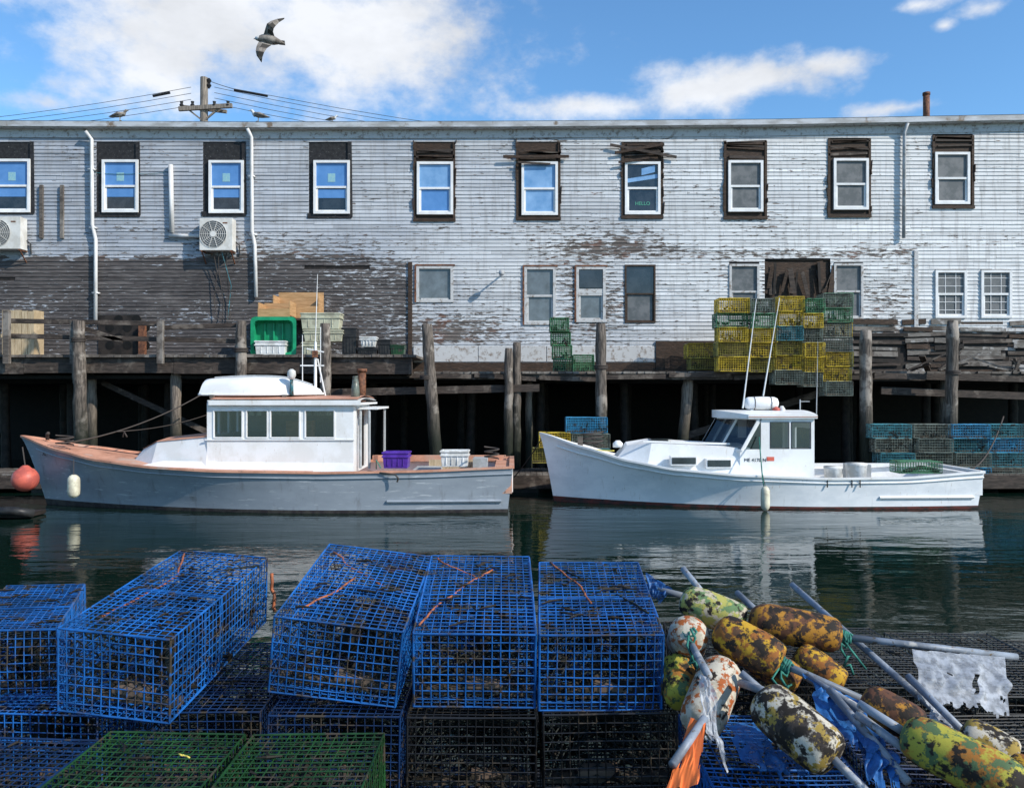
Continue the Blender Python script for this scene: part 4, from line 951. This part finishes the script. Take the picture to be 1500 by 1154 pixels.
for px in (1104,1128): s.tube([(Lx(px,19.9),19.9+.165*math.cos(k*.52),zr+.18+.165*math.sin(k*.52)) for k in range(13)],.008,4)
s.m('deck_gray'); s.box(Lx(1098,19.9),Lx(1102,19.9),19.8,20,zr-.06,zr+.05); s.box(Lx(1128,19.9),Lx(1132,19.9),19.8,20,zr-.06,zr+.05)
s.m('orange_buoy',True); s.lathe((Lx(1151),19.8,zr-.05),(Lx(1151),19.8,zr+.1),[(0,.03),(.3,.09),(.7,.09),(1,.03)],12); s.m('white_plastic',True); s.lathe((Lx(1160),19.8,zr-.05),(Lx(1160),19.8,zr+.12),[(0,.05),(.5,.08),(1,.03)],12)
s.m('boat_white'); s.cyl(P(1088,598,19.6),P(1108,438,19.6),.02,.008,6); s.cyl(P(1118,580,20.3),P(1142,436,20.3),.02,.008,6)
s.m('deck_gray'); s.cyl(P(1172,600,20),P(1172,585,20),.015); s.beam(P(1172,588,20),P(1186,588,20),.02); s.cyl(P(1196,606,20.2),P(1198,500,20.2),.012,.006,6)
s.fin('roof_and_antennas',e)
s=B()
s.m('white_plastic',True)
for px,py0,r in ((1220,683,.2),(1254,678,.24)):
    c=P(px,py0,19.6); s.lathe((c.x,19.6,.3),(c.x,19.6,c.z),[(0,r*.85),(.9,r),(.92,r*1.05),(1,r*1.05)],20)
s.m('deck_gray'); s.box(Lx(1283),Lx(1312),cy+.3,cy+.9,.3,.85)
s.m('boat_white'); s.box(Lx(1200),Lx(1440),cy+1.0,cy+1.1,.75,.83)
trap(s,P(1318,693,19.3),(.98,0,0),(0,.5,0),(0,0,.26),'wire_ltgreen',.06,.006)
s.m('net'); s.tube([P(1325,690,19.5),P(1350,684,19.6),P(1375,690,19.5)],.05,6)
for px in (1212,1248,1260): s.m('black_plastic'); s.tube([P(px,702,18.62),P(px,714,18.6)],.014,6)
for a,b in ((965,1075),): s.m('black_plastic'); s.tube([P(a,658,19.7),P(b,663,19.7)],.012,5)
s.m('wood_deck'); c=P(850,650,20.1); s.box(c.x-.06,c.x+.06,20.05,20.15,1.2,1.55)
s.m('boat_white',True); s.lathe(P(905,655,20.1),P(905,645,20.1),[(0,.12),(.6,.12),(1,.05)],12)
s.m('rope_yellow',True); s.tube(sag(P(840,650,20),P(900,660,19.9),.05),.012,5)
s.m('rope_dark',True); s.tube([P(868,652,20.2)+Vector((.25*math.cos(t*.7),.15*math.sin(t*.7),.012*t)) for t in range(28)],.02,5)
s.m('orange_buoy'); s.box(Lx(1123),Lx(1134),cy-hw-.006,cy-hw-.001,Lz(675),Lz(669))
s.fin('deck_gear',e)
text("ME 4170 N",(Lx(1090),cy-hw-.006,Lz(676)),.11,e,'black_plastic')
fender(1121,712,748,18.42,'fender',.1,e,P(1117,694,18.5))
s=B().m('rope_green',True); s.tube([P(1112,640,19),P(1114,665,18.7),P(1117,700,18.45),P(1119,712,18.42)],.014,5); s.m('rope_dark',True); s.tube(sag(P(1425,686,20),P(1470,610,22.4),.25),.02,5); s.tube(sag(P(795,640,20.1),P(752,700,21.8),.05),.015,5); s.fin('mooring_lines',e)
s=B(); s.m('wood_dark'); s.box(P(0,0,17).x-2,P(48,0,17.5).x,17.3,18.0,.02,.1); s.m('black_plastic',True); s.tube([P(-20,750,17.2),P(20,748,17.1),P(50,752,17.3)],.09,8); s.fin('dark_log_boom')
# ------------------------------------------------------------ gulls
def gull_stand(px,py,d,face=-1,sc=1.,m1='gull_white',m2='gull_gray'):
    s=B(); b=P(px,py,d)
    def q(x,z,y=0): return b+Vector((face*x*sc,y*sc,z*sc))
    s.m(m2,True); s.tube([q(-.34,.13),q(-.25,.15),q(-.15,.18),q(-.02,.21),q(.1,.235),q(.16,.25)],[.012*sc,.035*sc,.07*sc,.09*sc,.075*sc,.045*sc],12)
    s.m(m1,True); s.tube([q(.08,.20),q(.13,.25),q(.16,.31),q(.19,.345),q(.225,.35),q(.245,.345)],[.07*sc,.06*sc,.042*sc,.045*sc,.035*sc,.015*sc],12)
    s.m('beak',True); s.tube([q(.24,.345),q(.285,.34),q(.30,.325)],[.014*sc,.009*sc,.002*sc],6)
    s.m(m2,True)
    for sd in(-1,1):
        s.tube([q(.08,.24,sd*.06),q(-.05,.23,sd*.085),q(-.2,.18,sd*.06),q(-.38,.14,sd*.02)],[.03*sc,.05*sc,.035*sc,.005*sc],8)
        s.m('beak'); s.tube([q(.0,.14,sd*.03),q(-.01,.07,sd*.03),q(0,.0,sd*.03)],.007*sc,5); s.beam(q(-.01,.003,sd*.03),q(.06,.003,sd*.03),.035*sc,.006); s.m(m2,True)
        s.m('gull_dark'); s.lathe(q(.205,.357,sd*.036),q(.205,.357,sd*.043),[(0,.007),(1,.004)],6); s.m(m2,True)
    s.fin('seagull')
gull_stand(176,177.5,25.0,1,.9,'gull_gray','gull_gray'); gull_stand(378,178.5,25.0,-1,.95); gull_stand(487,180,25.3,1,.6)
s=B(); D=19
s.m('gull_gray',True)
s.tube([P(417,64,D),P(410,62,D),P(402,60,D-.0),P(393,58,D),P(384,57,D),P(378,57.2,D-.02),P(374.5,57,D-.02)],[.01,.05,.095,.115,.09,.055,.03],12)
s.m('gull_white',True); s.tube([P(383,57,D-.02),P(378,56.5,D-.02),P(374,56.5,D-.02)],[.06,.058,.03],10)
s.m('gull_dark',True); s.tube([P(375,56.8,D-.02),P(371.5,57.6,D-.02)],[.02,.004],6)
s.poly(P(409,59,D),P(417,60,D),P(418,67,D),P(409,66,D))
def wing(st):
    n=len(st)
    for k in range(n-1):
        (l0,t0,d0),(l1,t1,d1)=st[k],st[k+1]
        for mat,oy in (('gull_gray',-.012),('gull_gray',.012)):
            m='gull_dark' if k>=n-2 else mat
            s.m(m,True); a=P(*l0,d0);b=P(*t0,d0);c=P(*t1,d1);d_=P(*l1,d1); m0=a.lerp(b,.35)+Vector((0,oy*2,0)); m1=d_.lerp(c,.35)+Vector((0,oy*2,0))
            s.poly(a,m0,m1,d_); s.m('gull_dark' if k%2 or k>=n-2 else 'gull_gray',True); s.poly(m0,b,c,m1)
wing([((384,55),(402,58),D),((387,48),(402,53),D-.05),((389,41),(400,47),D-.12),((391,35),(401,42),D-.18),((397,31),(404,38),D-.16),((406,28),(409,33),D-.12),((416.5,26.5),(415.5,29),D-.05)])
wing([((382,58),(400,62),D),((378,63),(397,67),D-.05),((375.5,69),(391,71),D-.12),((374.5,75),(387,77),D-.17),((376,82),(384.5,84),D-.14),((379.5,87),(384,87.5),D-.1),((382.5,91.5),(383.5,91),D-.05)])
s.fin('seagull')
# ------------------------------------------------------------ world
S=Vector((1.0,-.62,.80)).normalized()
el=math.asin(S.z); az=math.atan2(S.x,S.y)
wd=bpy.data.worlds.new('World'); scene.world=wd; wd.use_nodes=True; nt=wd.node_tree; NN=nt.nodes; LL=nt.links
try: wd.cycles.sampling_method='MANUAL'; wd.cycles.sample_map_resolution=256
except Exception: pass
bg=NN['Background']; bg.inputs['Strength'].default_value=.085
sky=NN.new('ShaderNodeTexSky'); sky.sky_type='NISHITA'; sky.sun_disc=False; sky.sun_elevation=el; sky.sun_rotation=az; sky.air_density=1.0; sky.dust_density=.3; sky.ozone_density=2.0
tc=NN.new('ShaderNodeTexCoord'); sp=NN.new('ShaderNodeSeparateXYZ'); LL.new(tc.outputs['Generated'],sp.inputs[0])
def M(op,a,b=None,c=None):
    q=NN.new('ShaderNodeMath'); q.operation=op
    for i,k in enumerate((a,b,c)):
        if k is None: continue
        if isinstance(k,(int,float)): q.inputs[i].default_value=k
        else: LL.new(k,q.inputs[i])
    return q.outputs[0]
azn=M('ARCTAN2',sp.outputs[0],sp.outputs[1]); eln=M('ARCSINE',sp.outputs[2])
mx=None
CL=[(300,50,185,80,1.6),(500,62,185,66,1.6),(220,115,100,36,1.0),(610,80,110,22,.8),(890,156,110,22,1.0),(1040,132,105,32,1.25),(1130,115,90,28,1.2),(1215,96,75,22,1.05),(1345,8,60,12,.8),(1385,38,22,10,.75),(1445,12,50,16,.7),(1320,158,110,14,.65),(60,150,120,20,.55)]
for px,py,rx,ry,am in CL:
    a0=math.atan((px-750)/F); e0=math.atan((577-py)/F*math.cos(a0))
    ra=rx/F*math.cos(a0)**2; re=ry/F*.85
    u=M('DIVIDE',M('SUBTRACT',azn,a0),ra); v=M('DIVIDE',M('SUBTRACT',eln,e0),re)
    dd=M('SUBTRACT',am,M('SQRT',M('ADD',M('MULTIPLY',u,u),M('MULTIPLY',v,v))))
    mx=dd if mx is None else M('MAXIMUM',mx,dd)
def wn(sc,st,off=0,det=7):
    v=NN.new('ShaderNodeVectorMath'); v.operation='MULTIPLY_ADD'; v.inputs[1].default_value=st; v.inputs[2].default_value=(off,off,off); LL.new(tc.outputs['Generated'],v.inputs[0])
    n=NN.new('ShaderNodeTexNoise'); n.inputs['Scale'].default_value=sc; n.inputs['Detail'].default_value=det; n.inputs['Roughness'].default_value=.6; LL.new(v.outputs[0],n.inputs['Vector']); return n.outputs[0]
n1=wn(9,(1,1,1.5)); n2=wn(24,(1,1,1.5),3,5)
nn_=M('ADD',M('MULTIPLY',n1,.65),M('MULTIPLY',n2,.35))
den=M('ADD',M('MAXIMUM',mx,-1.6),M('MULTIPLY',M('SUBTRACT',nn_,.5),4.8))
r=NN.new('ShaderNodeMapRange'); r.interpolation_type='SMOOTHSTEP'; r.inputs[1].default_value=-.35; r.inputs[2].default_value=1.15; LL.new(den,r.inputs[0])
bk=NN.new('ShaderNodeMapRange'); bk.inputs[1].default_value=.52; bk.inputs[2].default_value=.7; LL.new(wn(3,(1,1,2.5),7,3),bk.inputs[0])
back=M('MULTIPLY',bk.outputs[0],M('LESS_THAN',sp.outputs[1],0.2))
cf=M('MULTIPLY',M('MAXIMUM',r.outputs[0],back),.96)
shade=NN.new('ShaderNodeMapRange'); shade.inputs[1].default_value=.32; shade.inputs[2].default_value=.62; shade.inputs[3].default_value=9.2; shade.inputs[4].default_value=11.9; LL.new(wn(6,(1,1,2),11,5),shade.inputs[0])
cc=NN.new('ShaderNodeCombineColor'); LL.new(M('MULTIPLY',shade.outputs[0],.95),cc.inputs[0]); LL.new(M('MULTIPLY',shade.outputs[0],.975),cc.inputs[1]); LL.new(M('MULTIPLY',shade.outputs[0],1.02),cc.inputs[2])
tint=NN.new('ShaderNodeMix'); tint.data_type='RGBA'; tint.blend_type='MULTIPLY'; tint.inputs[0].default_value=1; tint.inputs[7].default_value=(1.4,2.05,2.45,1); LL.new(sky.outputs[0],tint.inputs[6])
mix=NN.new('ShaderNodeMix'); mix.data_type='RGBA'; LL.new(cf,mix.inputs[0]); 
LL.new(tint.outputs[2],mix.inputs[6]); LL.new(cc.outputs[0],mix.inputs[7]); LL.new(mix.outputs[2],bg.inputs['Color'])
sun=bpy.data.lights.new('sun','SUN'); sun.energy=5.0; sun.angle=math.radians(.5); sun.color=(1,.93,.82)
so=bpy.data.objects.new('sun',sun); scene.collection.objects.link(so); so.rotation_euler=S.to_track_quat('Z','Y').to_euler()
cam=bpy.data.cameras.new('camera'); cam.sensor_width=36; cam.lens=F/1500*36; cam.clip_end=2000; cam.clip_start=.05
co=bpy.data.objects.new('camera',cam); scene.collection.objects.link(co); co.location=(0,0,CZ); co.rotation_euler=(math.pi/2,0,0); scene.camera=co
scene.view_settings.view_transform='Standard'; scene.view_settings.look='None'; scene.view_settings.exposure=0
